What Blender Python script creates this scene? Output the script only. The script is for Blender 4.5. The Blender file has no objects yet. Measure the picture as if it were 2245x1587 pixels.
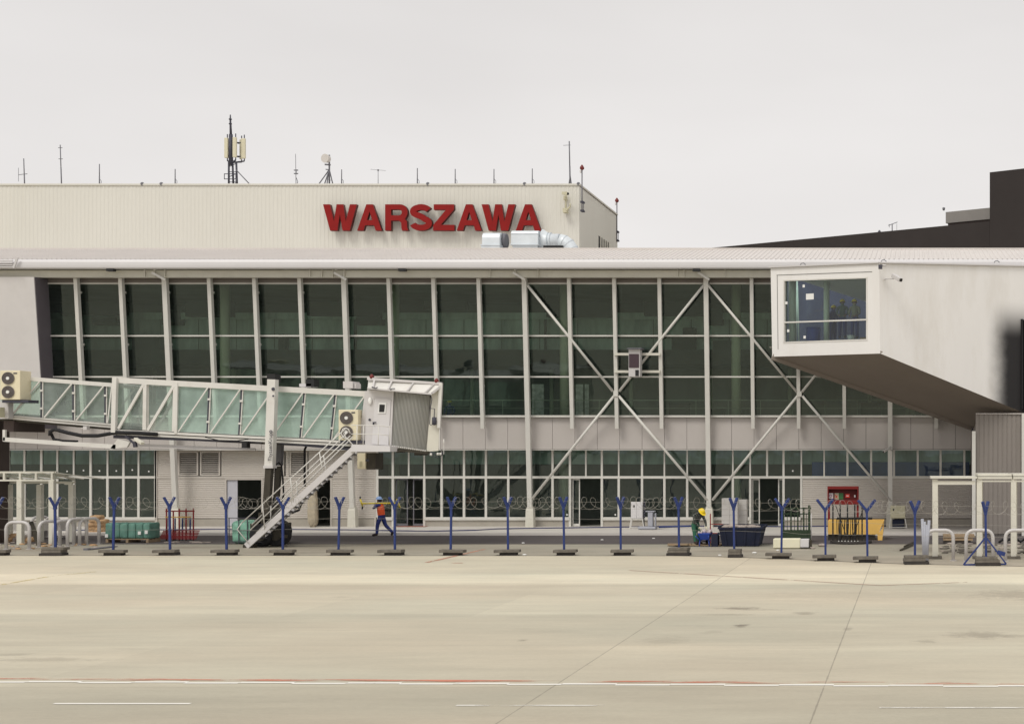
import bpy, math, random
from mathutils import Vector, Matrix
random.seed(7)
sc = bpy.context.scene
COL = sc.collection
# ---------------------------------------------------------------- camera
H = 3.8; F = 3000.0; CX, CY = 2003.0, 990.0; PW, PH = 2245.0, 1587.0
cam = bpy.data.cameras.new("camera"); camo = bpy.data.objects.new("camera", cam); COL.objects.link(camo)
camo.location = (0, 0, H); camo.rotation_euler = (math.pi/2, 0, 0)
cam.sensor_width = 36; cam.lens = 36*F/PW
cam.shift_x = -(CX-PW/2)/PW; cam.shift_y = (CY-PH/2)/PW
cam.clip_end = 3000; cam.clip_start = .1
sc.camera = camo
# ---------------------------------------------------------------- world + sun
SUN_EL, SUN_AZ = math.radians(52), math.radians(205)
w = bpy.data.worlds.new("World"); sc.world = w; w.use_nodes = True
nt = w.node_tree; nt.nodes.clear()
wo_ = nt.nodes.new('ShaderNodeOutputWorld'); bg = nt.nodes.new('ShaderNodeBackground')
sky = nt.nodes.new('ShaderNodeTexSky'); sky.sky_type = 'NISHITA'; sky.sun_disc = False
sky.sun_elevation = SUN_EL; sky.sun_rotation = math.radians(155)
sky.air_density = 1.0; sky.dust_density = 6.0; sky.ozone_density = 1.0
# overcast: a cloud layer covers the blue sky almost entirely
hsv = nt.nodes.new('ShaderNodeHueSaturation'); hsv.inputs['Saturation'].default_value = .08
tcw = nt.nodes.new('ShaderNodeTexCoord'); nzw = nt.nodes.new('ShaderNodeTexNoise')
nzw.inputs['Scale'].default_value = 2.2; nzw.inputs['Detail'].default_value = 4
mpw = nt.nodes.new('ShaderNodeMapping'); mpw.inputs['Scale'].default_value = (1, 1, 3)
rmp = nt.nodes.new('ShaderNodeValToRGB')
rmp.color_ramp.elements[0].position = .3; rmp.color_ramp.elements[0].color = (7.3, 7.06, 6.94, 1)
rmp.color_ramp.elements[1].position = .75; rmp.color_ramp.elements[1].color = (8.35, 8.12, 8.0, 1)
sep = nt.nodes.new('ShaderNodeSeparateXYZ')
rmh = nt.nodes.new('ShaderNodeValToRGB')   # cloud deck: brighter towards the horizon haze
rmh.color_ramp.elements[0].position = .0; rmh.color_ramp.elements[0].color = (1.09, 1.09, 1.09, 1)
rmh.color_ramp.elements[1].position = .35; rmh.color_ramp.elements[1].color = (.93, .93, .93, 1)
mulh = nt.nodes.new('ShaderNodeMix'); mulh.data_type = 'RGBA'; mulh.blend_type = 'MULTIPLY'; mulh.inputs[0].default_value = 1
mixw = nt.nodes.new('ShaderNodeMix'); mixw.data_type = 'RGBA'; mixw.inputs[0].default_value = .88
L = nt.links.new
L(sky.outputs[0], hsv.inputs['Color']); L(tcw.outputs['Generated'], mpw.inputs[0]); L(mpw.outputs[0], nzw.inputs['Vector'])
L(nzw.outputs['Fac'], rmp.inputs[0]); L(tcw.outputs['Generated'], sep.inputs[0]); L(sep.outputs['Z'], rmh.inputs[0])
L(rmp.outputs[0], mulh.inputs[6]); L(rmh.outputs[0], mulh.inputs[7])
L(hsv.outputs[0], mixw.inputs[6]); L(mulh.outputs[2], mixw.inputs[7])
L(mixw.outputs[2], bg.inputs['Color']); bg.inputs['Strength'].default_value = .098
L(bg.outputs[0], wo_.inputs[0])
sl = bpy.data.lights.new("sun", 'SUN'); sl.energy = 1.3; sl.angle = math.radians(22); sl.color = (1, .96, .88)
so = bpy.data.objects.new("sun", sl); COL.objects.link(so)
sd = Vector((math.sin(math.radians(-28))*math.cos(SUN_EL), -math.cos(math.radians(-28))*math.cos(SUN_EL), math.sin(SUN_EL)))
so.rotation_euler = sd.to_track_quat('Z', 'Y').to_euler(); so.location = sd*50
sc.view_settings.view_transform = 'Standard'; sc.view_settings.look = 'None'
sc.view_settings.exposure = 0.20; sc.view_settings.gamma = 1
sc.cycles.max_bounces = 8; sc.cycles.transparent_max_bounces = 12; sc.cycles.use_denoising = True
# ---------------------------------------------------------------- helpers
def W(px, py, d): return Vector(((px-CX)*d/F, d, H+(CY-py)*d/F))
def X(px, d): return (px-CX)*d/F
def Z(py, d): return H+(CY-py)*d/F
def G(py): return H*F/(py-CY)
def onplane(px, py, p0, n):
    r = Vector(((px-CX)/F, 1, (CY-py)/F)); c = Vector((0, 0, H))
    t = n.dot(p0-c)/n.dot(r); return c+r*t
WO = {}
def tag(o, label=None, cat=None, group=None, kind=None):
    if label: o['label'] = label
    if cat: o['category'] = cat
    if group: o['group'] = group
    if kind: o['kind'] = kind
    return o
def thing(name, loc, label, cat, group=None):
    o = bpy.data.objects.new(name, None); COL.objects.link(o); o.empty_display_size = .3
    o.location = loc; WO[o.name] = Vector(loc); return tag(o, label, cat, group)
class B:
    def __init__(s): s.v = []; s.f = []; s.m = []; s.sm = []
    def add(s, vs, fs, mi=0, smooth=False):
        n = len(s.v); s.v += [Vector(v) for v in vs]
        for f in fs: s.f.append([i+n for i in f]); s.m.append(mi); s.sm.append(smooth)
        return s
    def box(s, x0, x1, y0, y1, z0, z1, mi=0):
        if x0 > x1: x0, x1 = x1, x0
        if y0 > y1: y0, y1 = y1, y0
        if z0 > z1: z0, z1 = z1, z0
        return s.hexa([(x0,y0,z0),(x1,y0,z0),(x1,y1,z0),(x0,y1,z0),(x0,y0,z1),(x1,y0,z1),(x1,y1,z1),(x0,y1,z1)], mi)
    def hexa(s, p, mi=0):   # bottom 4 ccw, top 4 ccw
        return s.add(p, [(3,2,1,0),(4,5,6,7),(0,1,5,4),(1,2,6,5),(2,3,7,6),(3,0,4,7)], mi)
    def quad(s, a, b, c, d, mi=0): return s.add([a,b,c,d], [(0,1,2,3)], mi)
    def slab(s, a, b, c, d, th, mi=0):   # quad a,b,c,d (seen ccw from the front) thickened along th
        th = Vector(th); P = [Vector(q) for q in (a,b,c,d)]; Q = [q+th for q in P]
        return s.add(P+Q, [(0,1,2,3),(7,6,5,4),(1,0,4,5),(2,1,5,6),(3,2,6,7),(0,3,7,4)], mi)
    def bar(s, p, q, w, h=None, up=(0,0,1), mi=0):   # w across, h along up
        p, q = Vector(p), Vector(q); h = h or w; d = (q-p).normalized(); up = Vector(up)
        if abs(d.dot(up)) > .98: up = Vector((0,1,0))
        sd_ = d.cross(up).normalized()*w/2; u = sd_.cross(d).normalized()*h/2
        return s.hexa([p-sd_-u, p+sd_-u, q+sd_-u, q-sd_-u, p-sd_+u, p+sd_+u, q+sd_+u, q-sd_+u], mi)
    def tube(s, pts, r, n=8, mi=0, cap=True):
        pts = [Vector(p) for p in pts]; R = r if isinstance(r, (list, tuple)) else [r]*len(pts)
        base = len(s.v); ref = None
        for i, p in enumerate(pts):
            d = ((pts[min(i+1, len(pts)-1)]-pts[max(i-1, 0)])).normalized()
            if ref is None or abs(ref.dot(d)) > .99: ref = Vector((0,0,1)) if abs(d.z) < .9 else Vector((1,0,0))
            a = d.cross(ref).normalized(); b = a.cross(d).normalized(); ref = b
            for k in range(n):
                t = 2*math.pi*k/n; s.v.append(p+(a*math.cos(t)+b*math.sin(t))*R[i])
        for i in range(len(pts)-1):
            for k in range(n):
                k2 = (k+1) % n
                s.f.append([base+i*n+k, base+(i+1)*n+k, base+(i+1)*n+k2, base+i*n+k2]); s.m.append(mi); s.sm.append(n > 5)
        if cap:
            s.f.append([base+k for k in range(n)]); s.m.append(mi); s.sm.append(False)
            e = base+(len(pts)-1)*n; s.f.append([e+k for k in reversed(range(n))]); s.m.append(mi); s.sm.append(False)
        return s
    def ball(s, c, r, n=10, m=7, mi=0, sc_=(1,1,1), zmin=-1):
        c = Vector(c); base = len(s.v)
        for j in range(m+1):
            ph = -math.pi/2+math.pi*j/m; zz = max(math.sin(ph), zmin)
            for k in range(n):
                t = 2*math.pi*k/n
                s.v.append(c+Vector((math.cos(ph)*math.cos(t)*r*sc_[0], math.cos(ph)*math.sin(t)*r*sc_[1], zz*r*sc_[2])))
        for j in range(m):
            for k in range(n):
                k2 = (k+1) % n; s.f.append([base+j*n+k, base+j*n+k2, base+(j+1)*n+k2, base+(j+1)*n+k]); s.m.append(mi); s.sm.append(True)
        return s
    def disc(s, c, nrm, r, n=20, r0=0, th=.01, mi=0):
        c = Vector(c); nrm = Vector(nrm).normalized()
        a = nrm.orthogonal().normalized(); b = nrm.cross(a)
        ring = lambda rr, o: [c+nrm*o+(a*math.cos(2*math.pi*k/n)+b*math.sin(2*math.pi*k/n))*rr for k in range(n)]
        if r0 <= 0:
            vs = ring(r, 0)+ring(r, th); fs = [list(reversed(range(n))), [n+k for k in range(n)]]+[[k, (k+1)%n, n+(k+1)%n, n+k] for k in range(n)]
        else:
            vs = ring(r,0)+ring(r,th)+ring(r0,0)+ring(r0,th); fs = []
            for k in range(n):
                k2 = (k+1)%n
                fs += [[k,k2,n+k2,n+k],[n+k,n+k2,3*n+k2,3*n+k],[2*n+k2,2*n+k,3*n+k,3*n+k2],[2*n+k,2*n+k2,k2,k]]
        return s.add(vs, fs, mi)
    def prof(s, pts, x0, x1, mi=0):   # polyline profile in (y,z) extruded along x, open sheet
        n = len(pts); vs = [(x0,y,z) for y,z in pts]+[(x1,y,z) for y,z in pts]
        return s.add(vs, [(i, n+i, n+i+1, i+1) for i in range(n-1)], mi)
    def build(s, name, mats, parent=None, label=None, bev=0):
        o_ = WO[parent.name] if parent is not None else None
        if o_ is None:
            xs = [v.x for v in s.v]; ys = [v.y for v in s.v]; zs = [v.z for v in s.v]
            o_ = Vector(((min(xs)+max(xs))/2, (min(ys)+max(ys))/2, min(zs)))
        me = bpy.data.meshes.new(name); me.from_pydata([v-o_ for v in s.v], [], s.f)
        if not isinstance(mats, (list, tuple)): mats = [mats]
        for m in mats: me.materials.append(m)
        for i, p in enumerate(me.polygons):
            p.material_index = s.m[i]; p.use_smooth = s.sm[i]
        me.update()
        ob = bpy.data.objects.new(name, me); COL.objects.link(ob)
        if parent is not None: ob.parent = parent
        else: ob.location = o_
        WO[ob.name] = o_
        if bev:
            bm = ob.modifiers.new('bevel', 'BEVEL'); bm.width = bev; bm.segments = 2; bm.limit_method = 'ANGLE'; bm.harden_normals = False
        if label: ob['label'] = label
        return ob
def children(o): return [c for c in bpy.data.objects if c.parent == o]
def copy_tree(o, parent=None):
    c = o.copy(); COL.objects.link(c); WO[c.name] = WO[o.name].copy()
    if parent is not None: c.parent = parent
    for ch in children(o): copy_tree(ch, c)
    return c
# ---------------------------------------------------------------- materials
def mat(name, col, rough=.6, metal=0, var=.06, scale=1.5, stretch=(1,1,1), bump=0, bscale=20, dirt=0, dirtcol=(.12,.10,.07), dscale=.6, spec=.4):
    m = bpy.data.materials.new(name); m.use_nodes = True; t = m.node_tree; n = t.nodes; l = t.links.new
    p = n['Principled BSDF']; p.inputs['Roughness'].default_value = rough; p.inputs['Metallic'].default_value = metal
    p.inputs['Specular IOR Level'].default_value = spec
    tc = n.new('ShaderNodeTexCoord'); mp = n.new('ShaderNodeMapping'); mp.inputs['Scale'].default_value = stretch
    l(tc.outputs['Object'], mp.inputs[0])
    nz = n.new('ShaderNodeTexNoise'); nz.inputs['Scale'].default_value = scale; nz.inputs['Detail'].default_value = 6; nz.inputs['Roughness'].default_value = .65
    l(mp.outputs[0], nz.inputs['Vector'])
    r = n.new('ShaderNodeValToRGB'); e = r.color_ramp.elements
    e[0].position = .25; e[1].position = .75
    e[0].color = tuple(max(0, c*(1-var)) for c in col)+(1,); e[1].color = tuple(min(1, c*(1+var)) for c in col)+(1,)
    l(nz.outputs['Fac'], r.inputs[0]); out = r.outputs[0]
    if dirt:
        nd = n.new('ShaderNodeTexNoise'); nd.inputs['Scale'].default_value = dscale; nd.inputs['Detail'].default_value = 8; nd.inputs['Roughness'].default_value = .7
        l(mp.outputs[0], nd.inputs['Vector'])
        rd = n.new('ShaderNodeValToRGB'); rd.color_ramp.elements[0].position = .5; rd.color_ramp.elements[1].position = .78
        rd.color_ramp.elements[0].color = (0,0,0,1); rd.color_ramp.elements[1].color = (dirt,dirt,dirt,1)
        l(nd.outputs['Fac'], rd.inputs[0])
        mx = n.new('ShaderNodeMix'); mx.data_type = 'RGBA'; l(rd.outputs[0], mx.inputs[0]); l(out, mx.inputs[6]); mx.inputs[7].default_value = (*dirtcol, 1)
        out = mx.outputs[2]
    l(out, p.inputs['Base Color'])
    if bump:
        nb = n.new('ShaderNodeTexNoise'); nb.inputs['Scale'].default_value = bscale; nb.inputs['Detail'].default_value = 4
        l(mp.outputs[0], nb.inputs['Vector']); b = n.new('ShaderNodeBump'); b.inputs['Strength'].default_value = bump; b.inputs['Distance'].default_value = .02
        l(nb.outputs['Fac'], b.inputs['Height']); l(b.outputs[0], p.inputs['Normal'])
    return m
def glass(name, tint, refl=.08, dust=.0, dustcol=(.5,.6,.55), rough=.015, wav=.03, gtint=(1,1,1)):
    m = bpy.data.materials.new(name); m.use_nodes = True; t = m.node_tree; n = t.nodes; l = t.links.new
    n.remove(n['Principled BSDF']); out = n['Material Output']
    tr = n.new('ShaderNodeBsdfTransparent'); tr.inputs[0].default_value = (*tint, 1)
    gl = n.new('ShaderNodeBsdfGlossy'); gl.inputs['Roughness'].default_value = rough; gl.inputs[0].default_value = (*gtint, 1)
    tc = n.new('ShaderNodeTexCoord'); nb = n.new('ShaderNodeTexNoise'); nb.inputs['Scale'].default_value = .9; nb.inputs['Detail'].default_value = 2
    l(tc.outputs['Object'], nb.inputs['Vector']); b = n.new('ShaderNodeBump'); b.inputs['Strength'].default_value = wav; b.inputs['Distance'].default_value = .1
    l(nb.outputs['Fac'], b.inputs['Height']); l(b.outputs[0], gl.inputs['Normal'])
    fr = n.new('ShaderNodeFresnel'); fr.inputs[0].default_value = 1.5
    ad = n.new('ShaderNodeMath'); ad.operation = 'ADD'; l(fr.outputs[0], ad.inputs[0]); ad.inputs[1].default_value = refl-.04
    m1 = n.new('ShaderNodeMixShader'); l(ad.outputs[0], m1.inputs[0]); l(tr.outputs[0], m1.inputs[1]); l(gl.outputs[0], m1.inputs[2])
    last = m1
    if dust:
        df = n.new('ShaderNodeBsdfDiffuse'); df.inputs[0].default_value = (*dustcol, 1)
        tl = n.new('ShaderNodeBsdfTranslucent'); tl.inputs[0].default_value = (*dustcol, 1)
        md = n.new('ShaderNodeMixShader'); md.inputs[0].default_value = .5; l(df.outputs[0], md.inputs[1]); l(tl.outputs[0], md.inputs[2])
        nd = n.new('ShaderNodeTexNoise'); nd.inputs['Scale'].default_value = 1.1; nd.inputs['Detail'].default_value = 5; l(tc.outputs['Object'], nd.inputs['Vector'])
        mr = n.new('ShaderNodeMapRange'); mr.inputs[1].default_value = .3; mr.inputs[2].default_value = .7; mr.inputs[3].default_value = dust*.65; mr.inputs[4].default_value = dust*1.35
        l(nd.outputs['Fac'], mr.inputs[0])
        m2 = n.new('ShaderNodeMixShader'); l(mr.outputs[0], m2.inputs[0]); l(m1.outputs[0], m2.inputs[1]); l(md.outputs[0], m2.inputs[2]); last = m2
    l(last.outputs[0], out.inputs[0]); return m
M = {}
M['cream'] = mat('cream painted steel', (.66,.64,.56), .5, var=.05, dirt=.25, dscale=1.2, dirtcol=(.3,.26,.18))
M['white'] = mat('white painted steel', (.69,.675,.64), .45, var=.05, dirt=.35, dscale=1.0, dirtcol=(.38,.34,.26))
M['fascia'] = mat('white aluminium fascia', (.66,.645,.65), .4, var=.03, scale=.4, dirt=.12, dscale=.5, dirtcol=(.42,.38,.33))
M['roof'] = mat('ribbed roof sheet', (.64,.60,.57), .45, var=.05, scale=.5)
M['hall'] = mat('beige trapezoid sheet', (.68,.665,.605), .55, var=.035, scale=.25, stretch=(1,1,.3), dirt=.15, dscale=.35, dirtcol=(.46,.43,.36))
M['clad'] = mat('warm grey cladding', (.50,.465,.44), .5, var=.03, scale=.3, dirt=.12, dscale=.8, dirtcol=(.3,.27,.23))
M['ribclad'] = mat('grey ribbed cladding', (.54,.50,.455), .5, var=.04, scale=.5, dirt=.2, dscale=.9, dirtcol=(.3,.27,.22))
M['joint'] = mat('dark joint', (.05,.048,.045), .8)
M['soffit'] = mat('soffit grey', (.36,.34,.32), .6)
M['dark'] = mat('dark interior', (.025,.026,.024), .8)
M['inwall'] = mat('interior wall', (.19,.205,.185), .8, var=.35, scale=.6, stretch=(1,1,.3))
M['inteal'] = mat('interior teal panel', (.46,.57,.52), .7, var=.55, scale=.5, stretch=(2,1,.4))
M['incol'] = mat('interior column', (.62,.66,.5), .7)
M['infloor'] = mat('interior floor', (.25,.25,.22), .5, var=.2)
M['glass_up'] = glass('upper facade glass', (.66,.76,.69), .072, dust=.045, dustcol=(.46,.62,.54), wav=.06, gtint=(.77,.88,.82))
M['glass_lo'] = glass('lower facade glass', (.60,.69,.65), .07, dust=.035, dustcol=(.5,.58,.54), wav=.05, gtint=(.78,.88,.86))
M['glass_br'] = glass('bridge glass teal', (.80,.95,.89), .06, dust=.52, dustcol=(.76,.98,.89))
M['glass_in'] = glass('bridge glass clear', (.82,.92,.86), .06, dust=.30, dustcol=(.74,.86,.79))
M['glass_box'] = glass('box window glass', (.74,.88,.85), .05, dust=.02)
M['red'] = mat('red letter face', (.24,.009,.008), .6, var=.12, scale=1.2, spec=.2)
M['redside'] = mat('dark red letter side', (.08,.006,.005), .6)
M['galv'] = mat('galvanised sheet', (.70,.75,.79), .45, .15, var=.08, scale=2)
M['galvtube'] = mat('galvanised tube', (.56,.54,.53), .5, .15, var=.08, scale=3)
M['darkb'] = mat('dark brown cladding', (.040,.034,.033), .8, var=.1, scale=.3, spec=.2)
M['brownb'] = mat('brown cladding', (.075,.055,.05), .7)
M['greyb'] = mat('grey parapet', (.25,.235,.22), .6)
M['mast'] = mat('dark mast steel', (.055,.055,.075), .6)
M['mastg'] = mat('grey mast steel', (.16,.16,.18), .6)
M['antenna'] = mat('cream antenna radome', (.66,.62,.46), .5)
M['redlamp'] = mat('red obstruction lamp', (.16,.02,.018), .4)
M['walk'] = mat('bridge white cladding', (.80,.785,.77), .5, var=.03, scale=.5, stretch=(1,1,.25), dirt=.22, dscale=.7, dirtcol=(.55,.50,.42))
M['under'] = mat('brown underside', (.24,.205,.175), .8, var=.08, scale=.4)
M['paper'] = mat('white paper', (.8,.8,.78), .7)
M['black'] = mat('black plastic', (.015,.015,.016), .5)
M['rubber'] = mat('black rubber', (.014,.014,.016), .75, bump=.4, bscale=30)
M['steelbrown'] = mat('oily brown steel', (.055,.048,.036), .5, .3, var=.25, scale=4)
M['acbox'] = mat('cream air conditioner casing', (.76,.69,.50), .5, var=.04, dirt=.2, dscale=2, dirtcol=(.4,.33,.2))
M['fan'] = mat('brown fan grille', (.10,.075,.055), .6)
M['curtain'] = mat('grey canopy fabric', (.43,.425,.395), .7, var=.12, scale=.8, stretch=(1,1,.3), dirt=.3, dscale=1.0, dirtcol=(.30,.36,.33))
M['ltgrey'] = mat('light grey painted steel', (.60,.58,.575), .5, var=.03, dirt=.15, dscale=1.5, dirtcol=(.35,.3,.25))
M['blue'] = mat('blue painted post', (.020,.040,.165), .5, var=.2, scale=8, dirt=.4, dscale=6, dirtcol=(.02,.03,.09))
M['concbase'] = mat('weathered concrete base', (.145,.13,.11), .9, var=.3, scale=6, bump=.5)
M['concdark'] = mat('dark rubber base', (.045,.04,.037), .9, var=.3, scale=5)
M['pave'] = mat('pale pavement', (.60,.57,.53), .8, var=.1, scale=.5, stretch=(.3,1,1), dirt=.3, dscale=.3, dirtcol=(.33,.30,.27))
M['plinth'] = mat('concrete plinth', (.40,.37,.32), .8, var=.1, scale=.8, dirt=.4, dscale=.7, dirtcol=(.22,.2,.17))
M['asphalt'] = mat('asphalt', (.095,.083,.082), .9, var=.15, scale=.6, stretch=(.25,1,1), bump=.3, bscale=40)
M['frame'] = mat('light aluminium frame', (.66,.645,.60), .45, var=.04)
M['wire'] = mat('razor wire', (.42,.40,.35), .5, .2)
M['cable'] = mat('dark blue cable', (.03,.035,.12), .6)
M['skin'] = mat('skin', (.35,.17,.11), .6)
M['hair'] = mat('dark hair', (.03,.02,.015), .8)
M['navy'] = mat('navy work clothes', (.030,.045,.19), .85, var=.2, scale=8)
M['hivis'] = mat('orange high visibility vest', (.85,.12,.03), .7, var=.08, scale=10)
M['clear'] = glass('clear far glass', (.97,.98,.97), .04, wav=.01)
M['back'] = glass('bridge back glass', (.80,.93,.87), .05, dust=.10, dustcol=(.70,.85,.78), wav=.02)
M['greenc'] = mat('green work trousers', (.03,.12,.07), .85, var=.2, scale=8)
M['glove'] = mat('pale work gloves', (.60,.56,.42), .8)
M['boot'] = mat('dark boots', (.03,.02,.018), .7)
M['helm_y'] = mat('yellow helmet', (.85,.62,.02), .35)
M['helm_b'] = mat('pale blue helmet', (.30,.45,.75), .35)
M['yel'] = mat('yellow paint', (.80,.62,.05), .5, var=.08)
M['yelsk'] = mat('faded yellow paint', (.80,.50,.13), .6, var=.08, scale=1.5, dirt=.35, dscale=2, dirtcol=(.5,.35,.15))
M['green'] = mat('green plastic sacks', (.13,.27,.22), .6, var=.35, scale=3, bump=.6, bscale=8)
M['greenmesh'] = mat('green mesh sacks', (.22,.44,.34), .7, var=.35, scale=4, bump=.6, bscale=9)
M['greend'] = mat('dark green paint', (.028,.05,.024), .6, var=.2, scale=5)
M['redfr'] = mat('red painted tube', (.28,.03,.03), .5, var=.15, scale=5)
M['redcab'] = mat('red painted cabinet', (.20,.012,.010), .5, var=.08, scale=2)
M['redin'] = mat('dark red recess', (.12,.008,.008), .6)
M['signred'] = mat('bright red sign', (.75,.05,.03), .5)
M['signgreen'] = mat('green sign', (.05,.18,.06), .5)
M['sand'] = mat('orange brown sacks', (.48,.31,.17), .8, var=.3, scale=4, bump=.5, bscale=9)
M['skip'] = mat('dark blue skip paint', (.007,.012,.035), .7, var=.3, scale=1.5, dirt=.5, dscale=1.8, dirtcol=(.05,.035,.03))
M['dust'] = mat('dusty debris', (.36,.31,.275), .9, var=.4, scale=7, bump=.6)
M['block'] = mat('pale building blocks', (.52,.50,.475), .85, var=.08, scale=2)
M['cab'] = mat('cream cabinet', (.56,.53,.38), .6, var=.06, dirt=.25, dscale=3, dirtcol=(.3,.25,.15))
M['wood'] = mat('timber board', (.30,.22,.14), .8, var=.25, scale=3, stretch=(4,1,1))
M['barrow'] = mat('blue barrow paint', (.03,.08,.42), .5, var=.15, scale=6)
M['foam'] = mat('pale yellow foam', (.76,.73,.56), .8, var=.06, scale=2, dirt=.3, dscale=2, dirtcol=(.6,.58,.3))
M['film'] = mat('crumpled plastic film', (.45,.39,.29), .4, var=.3, scale=4, bump=.8, bscale=7)
M['blueint'] = mat('blue interior sheet', (.04,.09,.33), .6, var=.3, scale=.7)
M['greypipe'] = mat('grey plastic pipe', (.38,.39,.44), .5)
# ================================================================ GROUND
def ground_mat(name, base, rows, slabs=True, stains=()):
    m = bpy.data.materials.new(name); m.use_nodes = True; t = m.node_tree; n = t.nodes; l = t.links.new
    p = n['Principled BSDF']; p.inputs['Roughness'].default_value = .62; p.inputs['Specular IOR Level'].default_value = .35
    geo = n.new('ShaderNodeNewGeometry'); sp = n.new('ShaderNodeSeparateXYZ'); l(geo.outputs['Position'], sp.inputs[0])
    def math_(op, a, b=None, c=None):
        q = n.new('ShaderNodeMath'); q.operation = op
        for i, v in enumerate((a, b, c)):
            if v is None: continue
            if isinstance(v, (int, float)): q.inputs[i].default_value = v
            else: l(v, q.inputs[i])
        return q.outputs[0]
    def mixc(f, a, b, bt='MIX'):
        q = n.new('ShaderNodeMix'); q.data_type = 'RGBA'; q.blend_type = bt
        if isinstance(f, (int, float)): q.inputs[0].default_value = f
        else: l(f, q.inputs[0])
        for i, v in ((6, a), (7, b)):
            if isinstance(v, tuple): q.inputs[i].default_value = (*v, 1)
            else: l(v, q.inputs[i])
        return q.outputs[2]
    def noise(sc_, st, det=6, ro=.6):
        mp = n.new('ShaderNodeMapping'); mp.inputs['Scale'].default_value = st; l(geo.outputs['Position'], mp.inputs[0])
        q = n.new('ShaderNodeTexNoise'); q.inputs['Scale'].default_value = sc_; q.inputs['Detail'].default_value = det; q.inputs['Roughness'].default_value = ro
        l(mp.outputs[0], q.inputs['Vector']); return q.outputs['Fac']
    def ramp(f, *st):
        q = n.new('ShaderNodeValToRGB'); e = q.color_ramp.elements
        while len(e) < len(st): e.new(.5)
        for i, (po, c) in enumerate(st):
            e[i].position = po; e[i].color = (c, c, c, 1) if isinstance(c, (int, float)) else (*c, 1)
        l(f, q.inputs[0]); return q.outputs[0]
    x, y = sp.outputs['X'], sp.outputs['Y']
    # rows of concrete cast in slightly different tones
    yr = math_('DIVIDE', math_('SUBTRACT', y, 15), 40)
    rowc = ramp(yr, *[((yy-15)/40, tuple(c*k for c in base)) for yy, k in rows])
    n1 = ramp(noise(.35, (.35, 1, 1)), (.3, .90), (.7, 1.07))
    c = mixc(1, rowc, n1, 'MULTIPLY')
    n2 = ramp(noise(1.6, (.22, 1, 1), 8, .7), (.3, .91), (.7, 1.06)); c = mixc(1, c, n2, 'MULTIPLY')
    nf = ramp(noise(14, (.6, 1, 1), 4, .7), (.3, .95), (.7, 1.04)); c = mixc(1, c, nf, 'MULTIPLY')
    nt_ = ramp(noise(.12, (.5, 1, 1), 3), (.35, (1.03, .985, .95)), (.65, (.98, 1.0, .985))); c = mixc(1, c, nt_, 'MULTIPLY')
    # scuffs: dark streaks
    s = ramp(noise(1.1, (.25, 1.6, 1), 9, .75), (.60, 0.0), (.76, .42)); c = mixc(s, c, (.20, .17, .13))
    if slabs:
        ix = math_('DIVIDE', math_('ADD', x, 5.84), 4.39); iy = math_('DIVIDE', math_('SUBTRACT', y, 22.1), 4.75)
        cb = n.new('ShaderNodeCombineXYZ'); l(math_('FLOOR', ix), cb.inputs[0]); l(math_('FLOOR', iy), cb.inputs[1])
        wn = n.new('ShaderNodeTexWhiteNoise'); wn.noise_dimensions = '2D'; l(cb.outputs[0], wn.inputs['Vector'])
        c = mixc(1, c, ramp(wn.outputs['Value'], (0, .955), (1, 1.03)), 'MULTIPLY')
        # joints
        fx = math_('ABSOLUTE', math_('SUBTRACT', math_('FRACT', math_('ADD', ix, .5)), .5)); fy = math_('ABSOLUTE', math_('SUBTRACT', math_('FRACT', math_('ADD', iy, .5)), .5))
        wv = math_('MULTIPLY', noise(2.5, (1, 1, 1), 3), .0055)
        jx = math_('LESS_THAN', fx, wv); jy = math_('LESS_THAN', fy, math_('MULTIPLY', wv, 1.2))
        vis = math_('MULTIPLY', jx, math_('MULTIPLY', math_('MULTIPLY', math_('GREATER_THAN', x, -8), math_('LESS_THAN', x, 1)), .45))
        c = mixc(vis, c, (.13, .11, .09)); c = mixc(math_('MULTIPLY', jy, .20), c, (.20, .17, .13))
    for (sx, sy, rx, ry, k, colr) in stains:
        dx = math_('DIVIDE', math_('SUBTRACT', x, sx), rx); dy = math_('DIVIDE', math_('SUBTRACT', y, sy), ry)
        d = math_('SQRT', math_('ADD', math_('MULTIPLY', dx, dx), math_('MULTIPLY', dy, dy)))
        d = math_('ADD', d, math_('MULTIPLY', math_('SUBTRACT', noise(3.0, (1, 1.3, 1), 7, .8), .5), 3.2))
        f = ramp(d, (.35, k), (1.0, 0.0)); c = mixc(f, c, colr)
    l(c, p.inputs['Base Color'])
    b = n.new('ShaderNodeBump'); b.inputs['Strength'].default_value = .25; b.inputs['Distance'].default_value = .02
    l(noise(9, (.6, 1, 1), 5), b.inputs['Height']); l(b.outputs[0], p.inputs['Normal'])
    return m
def gp(px, py): d = G(py); return (X(px, d), d)
st = []
for px, py, rw, rd, k in ((1622,1333,.55,.35,.75),(1668,1336,.9,.18,.4),(1762,1344,.35,.35,.5),(1625,1371,.22,.30,.95),(1590,1347,.8,.2,.35),
        (2150,1391,.75,.7,.5),(2215,1395,.5,.3,.3),(1460,1403,.6,.8,.22),(2020,1305,6,1.6,.16),(2235,1302,1.4,1.5,.4),(100,1445,1.2,.3,.35),(1147,1403,.14,.2,.6),(1860,1378,.12,.3,.5),
        (2030,1405,.3,.3,.4),(1560,1385,.3,.25,.25),(30,1434,.5,.25,.35),(750,1308,.4,.2,.3)):
    a, d = gp(px, py); st.append((a, d, rw, rd, k*.8, (.15,.125,.095)))
BASE = (.585, .542, .432)
gm = ground_mat('concrete apron', BASE, [(15,.74),(22.0,.78),(22.3,.89),(26.5,.93),(26.9,.90),(32.0,.90),(32.15,1.0),(37.5,.97),(38.9,.90),(39.9,1.26),(42.0,1.30),(42.8,1.06),(47,1.05),(55,1.05)], True, st)
b = B(); N = 2500
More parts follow.
